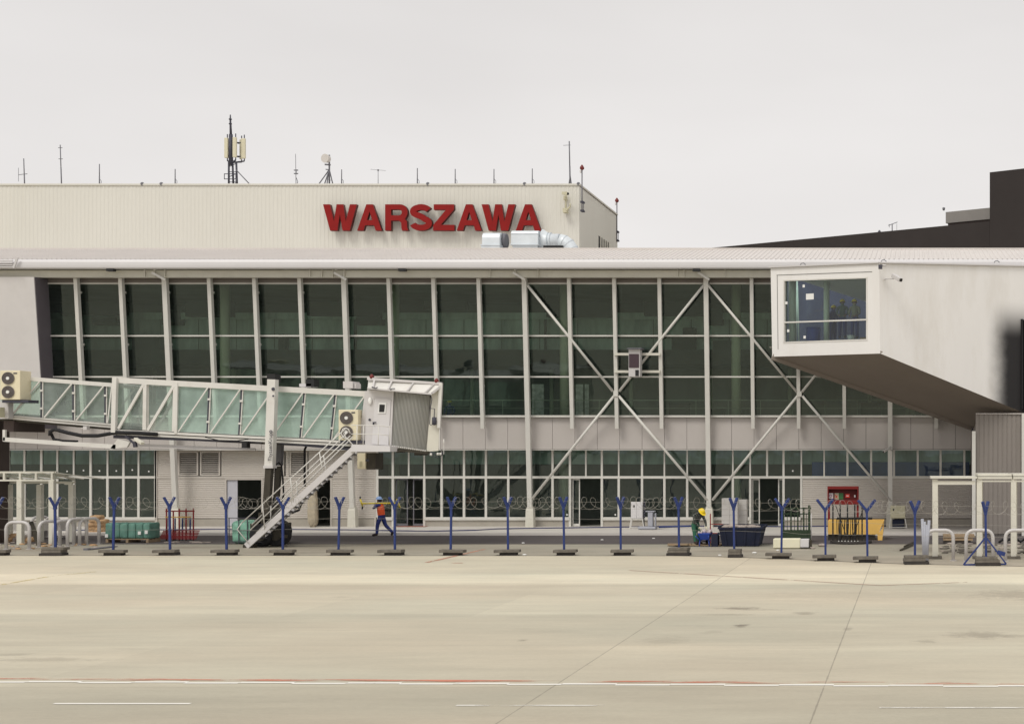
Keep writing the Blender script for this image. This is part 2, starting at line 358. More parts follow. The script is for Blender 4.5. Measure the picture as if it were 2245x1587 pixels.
b.quad((-N,-N,0),(N,-N,0),(N,N,0),(-N,N,0))
o = b.build('apron', gm); tag(o, kind='structure')
# service strip behind the fence: greyer older concrete
fr_ = [(-700,1217.3),(0,1217),(1490,1218),(1610,1221),(1713,1225),(1810,1229),(1902,1233),(2006,1236.5),(2162,1239.5),(2500,1246)]
b = B(); P = [gp(*q) for q in fr_]
for (a, c) in zip(P[:-1], P[1:]):
    b.quad((a[0],a[1],.004),(c[0],c[1],.004),(c[0],70,.004),(a[0],70,.004))
gm2 = ground_mat('old concrete', (.405,.375,.31), [(15,1),(45,1.05),(50,1.0),(52,.95),(55,.9)], False,
    [(*gp(640,1212), 2.2,.7,.3,(.15,.12,.09)), (*gp(1625,1208),2.6,.8,.35,(.17,.13,.1)), (*gp(1080,1203),3,.8,.2,(.22,.19,.15)), (*gp(2100,1205),3.4,2.0,.5,(.12,.1,.08)), (*gp(60,1205),2.8,1.2,.3,(.25,.18,.12)), (*gp(400,1200),2.2,.8,.4,(.16,.12,.1))])
tag(b.build('service_strip', gm2), kind='structure')
b = B()
for (a, c) in zip(P[:-1], P[1:]):
    b.quad((a[0],a[1]-.05,.008),(c[0],c[1]-.05,.008),(c[0],c[1]+.05,.008),(a[0],a[1]+.05,.008))
tag(b.build('apron_joint', mat('joint sealant', (.16,.14,.12), .9, var=.5, scale=2)), kind='structure')
b = B(); b.quad((-60,56.2,.012),(30,56.2,.012),(30,63,.012),(-60,63,.012)); tag(b.build('service_road', M['asphalt']), kind='structure')
b = B(); b.box(-60,30,62,67.62,0,.12); tag(b.build('pavement', M['pave']), kind='structure')
# worn paint markings
def paint(name, col, thr, sc_, stretch):
    m = mat(name, col, .6, var=.06); t = m.node_tree; n = t.nodes; l = t.links.new
    g = n.new('ShaderNodeNewGeometry'); mp = n.new('ShaderNodeMapping'); mp.inputs['Scale'].default_value = stretch; l(g.outputs['Position'], mp.inputs[0])
    nz = n.new('ShaderNodeTexNoise'); nz.inputs['Scale'].default_value = sc_; nz.inputs['Detail'].default_value = 7; nz.inputs['Roughness'].default_value = .7; l(mp.outputs[0], nz.inputs['Vector'])
    r = n.new('ShaderNodeValToRGB'); r.color_ramp.elements[0].position = thr-.06; r.color_ramp.elements[1].position = thr+.06; l(nz.outputs['Fac'], r.inputs[0])
    tr = n.new('ShaderNodeBsdfTransparent'); mx = n.new('ShaderNodeMixShader'); l(r.outputs[0], mx.inputs[0]); l(tr.outputs[0], mx.inputs[1]); l(n['Principled BSDF'].outputs[0], mx.inputs[2]); l(mx.outputs[0], n['Material Output'].inputs[0])
    return m
pw = paint('white road paint', (.82,.80,.74), .33, 2.2, (.6,1,1)); pr = paint('worn red road paint', (.60,.22,.14), .53, 1.3, (.45,3.5,1))
pwf = paint('faded white paint', (.72,.70,.64), .47, 2.5, (.5,1,1)); pyf = paint('faded yellow paint line', (.66,.55,.28), .5, 2, (1,1,1)); prf = paint('faded red paint line', (.52,.25,.17), .45, 2, (1,1,1))
def strip(name, pts, wd, m, z=.006):
    b = B()
    for (p, q) in zip(pts[:-1], pts[1:]):
        p, q = Vector((p[0],p[1],z)), Vector((q[0],q[1],z)); s_ = (q-p).normalized().cross(Vector((0,0,1)))*wd/2
        b.quad(p+s_, q+s_, q-s_, p-s_)
    return tag(b.build(name, m), kind='structure')
b = B(); xs = [X(-60,22.6)+i*.89 for i in range(24)]   # the line was painted in short lengths with small jogs
for i, (xa, xb_) in enumerate(zip(xs[:-1], xs[1:])):
    yy = 22.62-(i/23)*.52+(.035 if i % 2 else -.035)
    b.quad((xa,yy-.06,.006),(xb_,yy-.06+(-.07 if i%2 else .07)*0,.006),(xb_,yy+.06,.006),(xa,yy+.06,.006))
tag(b.build('white_line', pw), kind='structure')
strip('red_line', [(X(-60,22.8),22.93),(X(2400,22.4),22.40)], .19, pr)
for a, c, y_ in ((118,418,1542),(1000,1325,1546),(1928,2400,1551)):
    strip('dashed_line', [(X(a,G(y_)),G(y_)),(X(c,G(y_)),G(y_))], .09, pwf if a > 500 else pw)
strip('red_guide_line', [gp(935,1233),gp(1062,1204)], .16, prf, .008)
strip('red_guide_line', [gp(1015,1234),gp(985,1234)], .14, prf)
strip('yellow_guide_line', [gp(0,1282),gp(110,1263),gp(210,1253)], .14, pyf)
strip('red_guide_line', [gp(1380,1250),gp(1930,1283),gp(2120,1276)], .12, paint('ghost red paint', (.47,.33,.25), .45, 2, (1,1,1)))
# ================================================================ TERMINAL
XL, XR = -54.0, 8.0
def Yc(z): return 67.0-.088*(z-.12)
def Yg(z): return Yc(z)+.30
T = thing('terminal_building', (-20,67,0), 'long glazed airport terminal with white roof edge, leaning mullions and crossed braces above grey panels', 'terminal')
def bt(b, name, m, parent=T, **k): return b.build(name, m, parent, **k)
ZG0, ZT1, ZT2, ZG1, ZH = 5.54, 7.44, 9.42, 11.93, 12.2
MUL = [168,266,362,460,559,658,755,853,951,1050,1150,1248,1347,1446,1548,1648,1749,1850,1951,2053,2156,2260]
MAIN = {362,755,1150,1548,1951}
XM = [(p-CX)*65.95/F for p in MUL]
for p, x in zip(MUL, XM):
    main = p in MAIN; wd = .22 if main else .17; zb = 1.05 if main else 4.92
    b = B(); y0, y1 = Yc(zb), Yc(12.2); dp = .24
    b.hexa([(x-wd/2,y0-dp/2,zb),(x+wd/2,y0-dp/2,zb),(x+wd/2,y0+dp/2,zb),(x-wd/2,y0+dp/2,zb),(x-wd/2,y1-dp/2,12.2),(x+wd/2,y1-dp/2,12.2),(x+wd/2,y1+dp/2,12.2),(x-wd/2,y1+dp/2,12.2)])
    for zz in (5.2, 7.0, 9.0, 11.5):   # standoffs to the glazing
        b.box(x-.04,x+.04,Yc(zz)+.12,Yc(zz)+.34,zz-.05,zz+.05)
    o = bt(b, 'column' if main else 'mullion', M['frame'])
    if main:
        b = B(); w1 = .2; y_ = Yc(.6)
        b.hexa([(x-w1,y_-w1,.12),(x+w1,y_-w1,.12),(x+w1,y_+w1,.12),(x-w1,y_+w1,.12),(x-w1*.9,y_-w1*.9,.95),(x+w1*.9,y_-w1*.9,.95),(x+w1*.9,y_+w1*.9,.95),(x-w1*.9,y_+w1*.9,.95)])
        b.hexa([(x-w1*.9,y_-w1*.9,.95),(x+w1*.9,y_-w1*.9,.95),(x+w1*.9,y_+w1*.9,.95),(x-w1*.9,y_+w1*.9,.95),(x-.11,y_-.12,1.15),(x+.11,y_-.12,1.15),(x+.11,y_+.12,1.15),(x-.11,y_+.12,1.15)])
        WO[o.name] = WO[T.name]
        b.build('pedestal', M['cream'], o)
# braces
def cp(px, py):   # point on the column plane by picture position
    n = Vector((0, 1, .088)).normalized(); p0 = Vector((0, Yc(.12)-.02, .12)); return onplane(px, py, p0, n)
for a, c in (((1157,626),(1344,858)),((1543,626),(1358,858)),((1347,868),(1168,1092)),((1357,868),(1551,1096)),((1553,626),(1748,860)),((1946,626),(1758,860)),((1749,868),(1562,1096)),((1759,868),(1954,1098))):
    b = B(); p, q = cp(*a), cp(*c); b.tube([p+Vector((0,-.05,0)), q+Vector((0,-.05,0))], .066, 10)
    bt(b, 'brace', M['frame'])
for px, py in ((1351,863),(1753,864)):
    b = B(); p = cp(px, py); b.box(p.x-.11,p.x+.11,p.y-.145,p.y-.125,p.z-.13,p.z+.13); bt(b, 'brace_node', M['frame'])
# transoms
for z in (ZG0, ZT1, ZT2, ZG1):
    b = B(); y_ = Yg(z); b.box(XL, XR, y_-.06, y_+.04, z-.035 if z != ZG0 else z-.06, z+.035); bt(b, 'transom', M['frame'])
# glass panes bay by bay
edges = [XL]+XM+[XR]
for i in range(len(edges)-1):
    x0, x1 = edges[i]+.03, edges[i+1]-.03
    if x1-x0 < .3: continue
    b = B()
    for za, zb in ((ZG0,ZT1),(ZT1,ZT2),(ZT2,ZG1)):
        j = random.uniform(-.006,.006); k = random.uniform(-.005,.005)
        b.quad((x0,Yg(za)+j,za+.02),(x1,Yg(za)+k,za+.02),(x1,Yg(zb)-j,zb-.02),(x0,Yg(zb)-k,zb-.02))
    bt(b, 'window_pane', M['glass_up'])
# head panels above the glass
b = B()
for i in range(len(edges)-1):
    x0, x1 = edges[i], edges[i+1]
    b.box(x0+.01,x1-.01,Yg(12)-.03,Yg(12)+.1,ZG1+.04,ZG1+.16); b.box(x0+.01,x1-.01,Yg(12)-.01,Yg(12)+.1,ZG1+.17,12.50)
bt(b, 'head_panel', mat('brown grey head panel', (.23,.20,.18), .6))
# gutter beam
b = B(); b.box(XL,XR,65.55,65.75,12.16,12.45); b.box(XL,XR,65.48,65.78,12.45,12.475); b.box(XL,XR,65.48,65.78,12.135,12.16)
bt(b, 'gutter_beam', M['cream'])
b = B(); b.tube([(XL,65.55,12.53),(XR,65.55,12.53)], .022, 6); bt(b, 'gutter_pipe', M['cream'])
for px in (318,340,362,680,706,730,755,1075,1130,1180,1486,1590,1500):
    b = B(); x = X(px,65.5); b.box(x-.02,x+.02,65.44,65.56,12.14,12.50); bt(b, 'gutter_clip', M['cream'])
for px in (340,738,1130,1535):
    b = B(); x = X(px,65.4); b.bar((x-.1,65.3,12.34),(x+.42,65.5,12.02),.05,.1); b.bar((x-.05,65.35,12.5),(x+.5,65.2,12.58),.05,.08); bt(b, 'strut', M['white'])
# fascia, soffit, roof
b = B(); pr_ = [(65.02,12.50),(64.99,12.55),(64.98,12.66),(64.99,12.80),(65.03,12.88),(65.12,12.93),(65.3,12.97)]
b.prof(pr_, XL, XR); b.prof([(65.3,12.90),(65.3,12.50),(65.02,12.50)], XL, XR); bt(b, 'fascia', M['fascia'])
b = B(); b.box(XL,XR,65.3,67.4,12.66,12.70); bt(b, 'soffit', M['soffit'])
for px in (247,885,1528): b = B(); x = X(px,65.3); b.box(x-.17,x+.17,65.05,65.29,12.38,12.49); bt(b, 'soffit_lamp', M['black'])
b = B(); x = XL; sl_ = .24
def rz(y): return 12.96+sl_*(y-65.28)
vs = []; xs = []
while x < XR: xs += [(x,0),(x+.15,0),(x+.165,.03),(x+.22,.03)]; x += .235
for (xx, dz) in xs: vs += [(xx,65.28,12.955+dz),(xx,70.3,rz(70.3)+dz)]
b.add(vs, [(2*i,2*i+2,2*i+3,2*i+1) for i in range(len(xs)-1)])
bt(b, 'roof_sheet', M['roof'])
b = B(); zr = rz(70.3); b.box(XL,XR,70.25,70.5,zr-.05,zr+.09)
b.quad((XL,70.5,zr),(XR,70.5,zr),(XR,80,zr-.2),(XL,80,zr-.2)); b.quad((XL,80,zr-.2),(XL,80,0),(XR,80,0),(XR,80,zr-.2))
bt(b, 'roof_deck', M['roof'])
b = B()
for i in range(34):
    x = X(0,70.9)+i*1.32+.1; b.bar((x,70.6,zr+.02),(x+.55,71.6,zr+.12),.05,.05)
b.box(XL,XR,71.6,71.66,zr+.06,zr+.13); bt(b, 'snow_rail', M['white'])
b = B()
for a, c in ((1445,1490),(1500,1542),(1585,1650)):
    b.box(X(a,72),X(c,72),71.7,72.4,zr+.05,zr+.16)
bt(b, 'skylight', M['greyb'])
# grey panel band
b = B(); b.box(XL,XR,67.02,67.1,3.9,5.50,1); xj = X(967,66.95)-.012
pit = (X(2063,66.95)-X(1064,66.95))/20.35
k = -38
while True:
    x0 = X(1064,66.95)+k*pit; k += 1
    if x0 > XR-1.2: break
    if x0 < XL: continue
    b.box(x0+.008, x0+pit-.008, 66.95, 67.02, 3.92, 5.47)
bt(b, 'cladding_band', [M['clad'], M['joint']])
b = B(); b.box(XL,XR,66.9,67.5,3.87,3.9); bt(b, 'band_trim', M['frame'])
# ground floor glazing
GY = 67.5; zt = Z(1046,GY); zs = Z(1134,GY)
def fbar(x, z0, z1, wd=.10, y=GY, name='frame_post'): b = B(); b.box(x-wd/2,x+wd/2,y-.07,y+.05,z0,z1); bt(b, name, M['frame'])
UP = [20,55,92,127,163,200,237,272,305,342,828,862,897,931,969,1018,1066,1115,1165,1212,1250,1285,1320,1357,1408,1457,1507,1555,1607,1645,1682,1718,1757,1807,1858,1910,1960,2012,2062,2114,2136]
LOW = [20,55,92,127,163,200,237,272,305,342,828,862,931,969,1018,1066,1115,1165,1212,1250,1320,1357,1408,1457,1507,1555,1607,1645,1718,1757]
DOORS = [(862,931),(1250,1320),(1645,1718)]
for p in UP: fbar(X(p,GY), zt, 3.9, .07 if p % 2 else .10)
for p in LOW: fbar(X(p,GY), .12 if any(p in d for d in DOORS) else zs, zt, .11)
for a, c in ((20,342),(828,1757)):
    b = B(); b.box(X(a,GY),X(c,GY),GY-.08,GY+.06,zt-.06,zt+.06); bt(b, 'frame_rail', M['frame'])
for p0, p1 in zip(UP[:-1], UP[1:]):
    if (p0, p1) == (342, 828): continue
    b = B(); b.quad((X(p0,GY),GY,zt),(X(p1,GY),GY,zt),(X(p1,GY),GY,3.9),(X(p0,GY),GY,3.9)); bt(b, 'window_pane', M['glass_lo'])
b = B(); b.box(X(1757,GY),X(2136,GY),GY-.08,GY+.06,zt-.06,zt+.06); bt(b, 'frame_rail', M['frame'])
for p0, p1 in zip(LOW[:-1], LOW[1:]):
    if (p0, p1) == (342, 828) or (p0, p1) in DOORS: continue
    b = B(); j = random.uniform(-.01,.01); b.quad((X(p0,GY),GY+j,zs),(X(p1,GY),GY-j,zs),(X(p1,GY),GY,zt),(X(p0,GY),GY,zt)); bt(b, 'window_pane', M['glass_lo'])
for a, c in ((20,342),(828,862),(931,1250),(1320,1645),(1718,1757)):
    low = .16 if c-a < 60 else zs-.12
    b = B(); b.box(X(a,GY),X(c,GY),GY-.1,GY+.06,zs-.13,zs+.02); bt(b, 'sill', M['frame'])
    b = B(); b.box(X(a,GY),X(c,GY),GY-.03,GY+.2,.12,zs-.13); bt(b, 'plinth', M['plinth'])
# sliding door leaves
for a, c, lo in ((862,931,[(862,893),(900,931)]),(1250,1320,[(1250,1271)]),(1645,1718,[(1645,1666),(1702,1718)])):
    for l0, l1 in lo:
        b = B(); x0, x1 = X(l0,GY)+.08, X(l1,GY)-.02
        b.box(x0,x0+.05,GY+.12,GY+.16,.13,zt-.06); b.box(x1-.05,x1,GY+.12,GY+.16,.13,zt-.06); b.box(x0+.05,x1-.05,GY+.12,GY+.16,.13,.25); b.box(x0+.05,x1-.05,GY+.12,GY+.16,zt-.14,zt-.06)
        o = bt(b, 'door_leaf', M['frame'] if a != 862 else M['mastg'])
        WO[o.name] = WO[T.name]
        if l0 != 900:
            b = B(); b.quad((x0+.05,GY+.14,.25),(x1-.05,GY+.14,.25),(x1-.05,GY+.14,zt-.14),(x0+.05,GY+.14,zt-.14)); b.build('pane', M['glass_lo'], o)
b = B(); b.box(X(866,67),X(931,67),66.95,67.6,.121,.135); bt(b, 'door_mat', mat('brick red mat', (.32,.12,.08), .9))
# small white stickers on the ground floor glass
b = B()
for px, py in ((147,1033),(183,1031),(218,1032),(255,1032),(290,1030),(326,1033),(842,1141),(943,1135),(1738,1032),(1243,1128),(1349,1128)):
    p = W(px,py,GY-.02); b = B(); b.box(p.x-.035,p.x+.035,GY-.022,GY-.012,p.z-.035,p.z+.035); bt(b, 'glass_sticker', M['paper'])
# ribbed cladding walls
def ribwall(name, p0, p1, z0, z1, pitch=.105, m=None, y=GY-.02, dep=.017):
    b = B(); pts = []; z = z0
    while z < z1-.001:
        zz = min(z+pitch, z1); h = zz-z
        pts += [(y,z),(y-dep,z+.15*h),(y-dep,z+.62*h),(y,z+.80*h)]; z = zz
    pts.append((y,z1)); b.prof(pts, X(p0,GY), X(p1,GY)); return bt(b, name, m or M['ribclad'])
zl = Z(1136,GY)
for a, c in ((345,392),(486,597),(627,634),(677,825)): ribwall('ribbed_wall', a, c, zt+.05, 3.87)
ribwall('ribbed_wall', 392, 486, Z(990,GY)+.0, 3.87); ribwall('ribbed_wall', 634, 677, Z(990,GY), 3.87); ribwall('ribbed_wall', 597, 627, Z(990,GY), 3.87)
for a, c in ((345,494),(577,686),(728,825),(1757,2140)): ribwall('ribbed_wall', a, c, zl, zt-.05)
b = B(); b.box(X(345,GY),X(825,GY),GY-.06,GY,zt-.05,zt+.05); b.box(X(343,GY)-.05,X(343,GY)+.07,GY-.07,GY,.12,3.87); b.box(X(826,GY)-.09,X(826,GY)-.02,GY-.07,GY,.12,3.87)
for p in (600, 728): b.box(X(p,GY)-.03,X(p,GY)+.03,GY-.045,GY-.02,zl,zt-.05)
bt(b, 'wall_trim', M['ribclad'])
for a, c in ((392,436),(440,484),(597,624),(636,675)):   # louvres
    b = B(); x0, x1 = X(a,GY), X(c,GY); z0, z1 = zt+.08, Z(990,GY)
    b.box(x0,x0+.07,GY-.08,GY,z0,z1); b.box(x1-.07,x1,GY-.08,GY,z0,z1); b.box(x0+.07,x1-.07,GY-.08,GY,z0,z0+.07); b.box(x0+.07,x1-.07,GY-.08,GY,z1-.06,z1)
    z = z0+.1
    while z < z1-.1: b.add([(x0+.07,GY-.07,z),(x1-.07,GY-.07,z),(x1-.07,GY+.01,z+.055),(x0+.07,GY+.01,z+.055)], [(0,1,2,3)]); z += .092
    b.box(x0+.07,x1-.07,GY+.02,GY+.03,z0,z1,1)
    bt(b, 'louvre', [M['ribclad'], M['joint']])
for a, c in ((345,494),(577,686),(728,825),(1757,2140)):
    b = B(); b.box(X(a,GY),X(c,GY),GY-.01,GY+.2,.12,zl-.03); bt(b, 'plinth', M['plinth'])
    b = B(); b.box(X(a,GY),X(c,GY),GY+.0,GY+.03,zl-.03,zl); bt(b, 'plinth_joint', M['joint'])
# door frames in the ribbed wall
for a, c in ((494,577),(686,728)):
    x0, x1 = X(a,GY), X(c,GY)
    b = B(); b.box(x0,x0+.07,GY-.05,GY+.12,.12,zt-.05); b.box(x1-.07,x1,GY-.05,GY+.12,.12,zt-.05); b.box(x0+.07,x1-.07,GY-.05,GY+.12,zt-.13,zt-.05); bt(b, 'door_frame', M['ribclad'])
b = B(); b.box(X(498,GY),X(520,GY),GY+.02,GY+.07,.14,zt-.14); bt(b, 'door_leaf', mat('pale blue door', (.50,.50,.55), .5), label='pale half-open door leaf')
# floors, ceilings and rooms seen through the glass
b = B(); b.box(XL,XR,67.65,80,.06,.13); b.box(XL,XR,67.12,80,5.2,5.45); bt(b, 'floor_slab', M['infloor'])
b = B(); b.box(XL,XR,67.12,80,12.35,12.42); b.box(XL,XR,67.75,79.5,3.95,4.1); bt(b, 'ceiling', M['inwall'])
b = B(); b.box(XL,XR,68.1,68.16,3.18,3.94); bt(b, 'teal_strip', M['inteal'])  # pale teal strip behind the tops of the ground floor panes
b = B(); b.box(XL,XR,73.2,73.3,.13,3.94); b.box(XL,XR,79,79.1,5.45,12.3); b.box(XR-.1,XR,67.7,80,.13,12.3); b.box(XL,XL+.1,67.7,80,.13,12.3); bt(b, 'back_wall', M['inwall'])
b = B(); b.box(XL,XR,72.6,79,8.55,9.1); b.box(XL,XR,72.5,72.6,8.4,9.2); bt(b, 'gallery', M['dark'])
b = B(); x = XL+1; k = 0
while x < XR-2:
    k += 1
    b.box(x, x+2.0, 74.0, 74.05, 9.12, 11.2)
    if k % 5 == 2: b.box(x+.3, x+.42, 73.7, 73.8, 9.12, 12.2, 1)
    x += 2.05
b.box(XL,XR,73.6,73.66,9.9,9.98,1); b.box(XL,XR,73.4,73.5,10.9,11.25)
bt(b, 'gallery_panel', [M['inteal'], M['dark']])
b = B()
for p in (362,755,1150,1548,1951): x = (p-CX)*65.95/F+.95; b.tube([(x,69.8,5.45),(x,69.8,12.35)], .24, 14); b.tube([(x,69.8,.13),(x,69.8,3.95)], .28, 14)
for k in range(14): x = XL+2+k*4.5; b.tube([(x,77.5,5.45),(x,77.5,8.5)], .12, 8)
bt(b, 'interior_column', M['incol'])
b = B()
for px, w_ in ((1166,26),(1262,16),(1282,9)): b.box(X(px,69),X(px+w_,69),69,69.06,5.5,7.2)
bt(b, 'site_board', mat('spattered pale board', (.62,.72,.62), .8, var=.7, scale=3))
b = B()
for k in range(40): x = XL+k*1.6; b.tube([(x,67.9,5.45),(x,67.9,6.35)], .015, 5)
b.tube([(XL,67.9,6.35),(XR,67.9,6.35)], .022, 6); b.tube([(XL,67.9,5.95),(XR,67.9,5.95)], .012, 5); bt(b, 'guard_rail', mat('pale rope', (.4,.45,.36), .8))
b = B(); random.seed(3)
for k in range(26):
    x = random.uniform(XL+3, XR-3); z = random.choice([5.5,5.5,9.15,10.6]); s_ = random.uniform(.3,1.5); y_ = random.uniform(70.5,72)
    if z > 8: y_ = 73.3
    b = B(); b.box(x,x+s_,y_,y_+.5,z,z+random.uniform(.3,1.4)); bt(b, 'site_clutter', M['dark'])
for k in range(9):
    x = XL+4+k*6+random.uniform(-1,1); b = B(); b.box(x, x+random.uniform(2,4), 71, 71.5, 10.9+random.uniform(-.2,.4), 11.6); bt(b, 'ceiling_duct', M['dark'])
b = B(); b.box(X(1780,67.9),X(2125,67.9),67.95,68.0,zt+.02,zt+.75); bt(b, 'blue_sheet', M['blueint'])
# projecting white bay on the left
b = B(); x1 = X(74,65.2)
def ys(z): return 65.2+(12.5-z)*.10
b.hexa([(-56,ys(4.9),4.9),(x1,ys(4.9),4.9),(x1,66.9,4.9),(-56,66.9,4.9),(-56,ys(12.48),12.12),(x1,ys(12.48),12.12),(x1,66.2,12.12),(-56,66.2,12.12)])
bt(b, 'projecting_bay', mat('pale mauve render', (.66,.635,.62), .7, var=.05, scale=.5, dirt=.1))
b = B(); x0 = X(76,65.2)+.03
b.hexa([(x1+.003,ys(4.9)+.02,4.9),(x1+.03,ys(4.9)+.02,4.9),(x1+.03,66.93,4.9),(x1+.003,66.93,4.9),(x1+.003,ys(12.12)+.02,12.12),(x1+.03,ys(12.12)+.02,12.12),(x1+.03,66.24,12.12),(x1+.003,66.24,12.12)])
bt(b, 'bay_return', mat('dark purple grey', (.13,.115,.13), .7))  # thin dark purple grey sheet over the bay's right side
b = B()
for k in range(4): b.box(-52, X(28,64.9), 64.86+.0, 64.93, 12.52+k*.1, 12.575+k*.1)
b.bar((X(28,64.8),64.85,12.5),(X(37,64.8),64.85,13.0),.06,.1); bt(b, 'roof_edge_grille', M['ltgrey'])
# docking display between two mullions
D = thing('docking_display', tuple(cp(1398,828)), 'small grey box with dark screen on two rails between mullions, crossed by a brace', 'display unit')
pa, pb = cp(1385,768), cp(1411,828)
b = B(); y_ = pa.y-.75; b.box(pa.x,pb.x,y_,y_+.5,pb.z,pa.z); b.build('housing', M['ltgrey'], D, bev=.02)
b = B(); b.box(pa.x+.03,pb.x-.05,y_-.03,y_,Z(806,y_),Z(776,y_)); b.build('screen', mat('dark screen', (.06,.035,.045), .2), D)
b = B(); b.box(pa.x+.33,pb.x-.06,y_-.03,y_,Z(824,y_),Z(811,y_)); b.build('small_screen', M['black'], D)
b = B(); b.box(pa.x-.05,pb.x+.1,y_-.15,y_+.55,pa.z,pa.z+.05); b.build('hood', M['mastg'], D)
for py in (777,815):
    b = B(); p, q = cp(1349,py), cp(1449,py); b.bar(p+Vector((0,-.16,0)), q+Vector((0,-.16,0)), .08, .12); b.build('rail', M['cream'], D)
# ================================================================ HALL BEHIND
Hh = thing('hall_building', (-50,80,0), 'tall beige windowless hall with vertical ribs rising behind the terminal roof', 'building')
hx = X(1270,80); hz = Z(405.5,80)
b = B(); x = hx; vs = []; pts = []
while x > -66:
    pts += [(x,80),(x-.06,80),(x-.085,80.014),(x-.155,80.014),(x-.18,80)]; x -= .23
b.add([(p[0],p[1],0) for p in pts]+[(p[0],p[1],hz) for p in pts], [(len(pts)+i,len(pts)+i+1,i+1,i) for i in range(len(pts)-1)])
b.build('front_wall', M['hall'], Hh)
b = B(); pts = []; y = 80
while y < 90.2: pts += [(hx,y),(hx,y+.06),(hx-.014,y+.085),(hx-.014,y+.155),(hx,y+.18)]; y += .23
b.add([(p[0],p[1],0) for p in pts]+[(p[0],p[1],hz) for p in pts], [(i,i+1,len(pts)+i+1,len(pts)+i) for i in range(len(pts)-1)])
b.quad((hx,90.2,0),(-66,90.2,0),(-66,90.2,hz),(hx,90.2,hz)); b.quad((-66,90.2,0),(-66,80,0),(-66,80,hz),(-66,90.2,hz))
b.build('side_wall', M['hall'], Hh)
b = B(); b.box(-66,hx,80.02,90.2,hz-.1,hz-.02); b.build('roof', M['roof'], Hh)
b = B(); b.box(-66,hx+.04,79.93,80.07,hz-.03,hz+.06); b.box(hx-.03,hx+.06,80.07,90.2,hz-.03,hz+.06); b.build('parapet_trim', M['hall'], Hh)
b = B()
for px in (312,384-30,938,1150,1268): x = X(px,80); b.ball((x,80,hz+.05),.11,8,5)
b.build('roof_fixing', M['mastg'], Hh)
wz0, wz1 = 14.2, Z(517,84.9)
b = B(); b.box(hx-.01,hx+.02,84.9,87.9,wz0,wz1,0)
for k in range(5): y = 84.9+.3+k*.6; b.box(hx+.02,hx+.06,y,y+.22,wz0,wz1,1)
b.build('window', [M['joint'], M['cream']], Hh)
# ---- dark building on the right
Kb = thing('dark_building', (5,112,0), 'dark brown flat-roofed building with a taller block at the right edge', 'building')
def dk(t): return Vector((8.87-1.72*t, 110+t, 0))
nrm = Vector((1,1.72,0)).normalized()*16
def block(t0, t1, z, off=0, z0=0):
    a, c = dk(t0), dk(t1); oo = nrm*(off/16); b = B()
    a, c = a+oo, c+oo; b.hexa([c+Vector((0,0,z0)), a+Vector((0,0,z0)), a+nrm+Vector((0,0,z0)), c+nrm+Vector((0,0,z0)), c+Vector((0,0,z)), a+Vector((0,0,z)), a+nrm+Vector((0,0,z)), c+nrm+Vector((0,0,z))]); return b
block(-20,1.55,26.55).build('tower_block', M['darkb'], Kb)
block(1.56,46,22.55,.02).build('low_wing', M['darkb'], Kb)
block(1.55,4.05,Z(497,115)+.9,2.0,22.4).build('setback_wall', M['brownb'], Kb)
t9 = None
block(1.5,4.12,Z(466,115)+.15,1.85,Z(497,115)+.9-1.05+.55).build('setback_parapet', M['greyb'], Kb)

for (px, d_, z0_, y1_, lab, kd) in ((1928,118,22.5,505,'small cone vent on the sloping dark roofline',0),(1956,118,22.5,491,'small television aerial on the sloping dark roofline',1),(2069,114,24.6,455,'small lamp post at the left end of the grey parapet',2)):
    t = thing('roof_vent' if kd == 0 else 'roof_aerial' if kd == 1 else 'roof_lamp', (X(px,d_),d_,z0_), lab, 'vent' if kd == 0 else 'aerial' if kd == 1 else 'lamp'); x = X(px,d_); z = Z(y1_,d_)
    b = B(); b.tube([(x,d_,z0_-.5),(x,d_,z)],.05 if kd else .09,6); b.build('pole', M['mastg'], t)
    b = B()
    if kd == 0: b.tube([(x,d_,z-.35),(x,d_,z-.1),(x,d_,z)],[.22,.12,.02],8)
    elif kd == 1: b.bar((x-.35,d_,z-.15),(x+.45,d_,z+.15),.05,.05); b.bar((x+.4,d_,z-.6),(x+.4,d_,z),.03); b.bar((x-.25,d_,z-.3),(x-.25,d_,z-.02),.04)
    else: b.tube([(x,d_,z-.25),(x,d_,z-.05),(x,d_,z)],[.08,.13,.06],8)
    b.build('head', M['mastg'] if kd else M['mast'], t)
# ================================================================ SIGN LETTERS
def curve_mesh(splines, ext, name):
    cu = bpy.data.curves.new(name, 'CURVE'); cu.dimensions = '2D'; cu.fill_mode = 'BOTH'; cu.extrude = ext
    for pts in splines:
        sp_ = cu.splines.new('POLY'); sp_.points.add(len(pts)-1)
        for i, p in enumerate(pts): sp_.points[i].co = (p[0], p[1], 0, 1)
        sp_.use_cyclic_u = True
    ob = bpy.data.objects.new(name, cu); COL.objects.link(ob); dg = bpy.context.evaluated_depsgraph_get()
    me = bpy.data.meshes.new_from_object(ob.evaluated_get(dg)); bpy.data.objects.remove(ob); return me
def text_mesh(txt, size, ext, name):
    cu = bpy.data.curves.new(name, 'FONT'); cu.body = txt; cu.size = size; cu.extrude = ext; cu.align_x = 'CENTER'; cu.align_y = 'CENTER'
    ob = bpy.data.objects.new(name, cu); COL.objects.link(ob); dg = bpy.context.evaluated_depsgraph_get()
    me = bpy.data.meshes.new_from_object(ob.evaluated_get(dg)); bpy.data.objects.remove(ob); return me
def arc(cx, cy, rx, ry, a0, a1, n=14): return [(cx+rx*math.cos(math.radians(a0+(a1-a0)*i/n)), cy+ry*math.sin(math.radians(a0+(a1-a0)*i/n))) for i in range(n+1)]
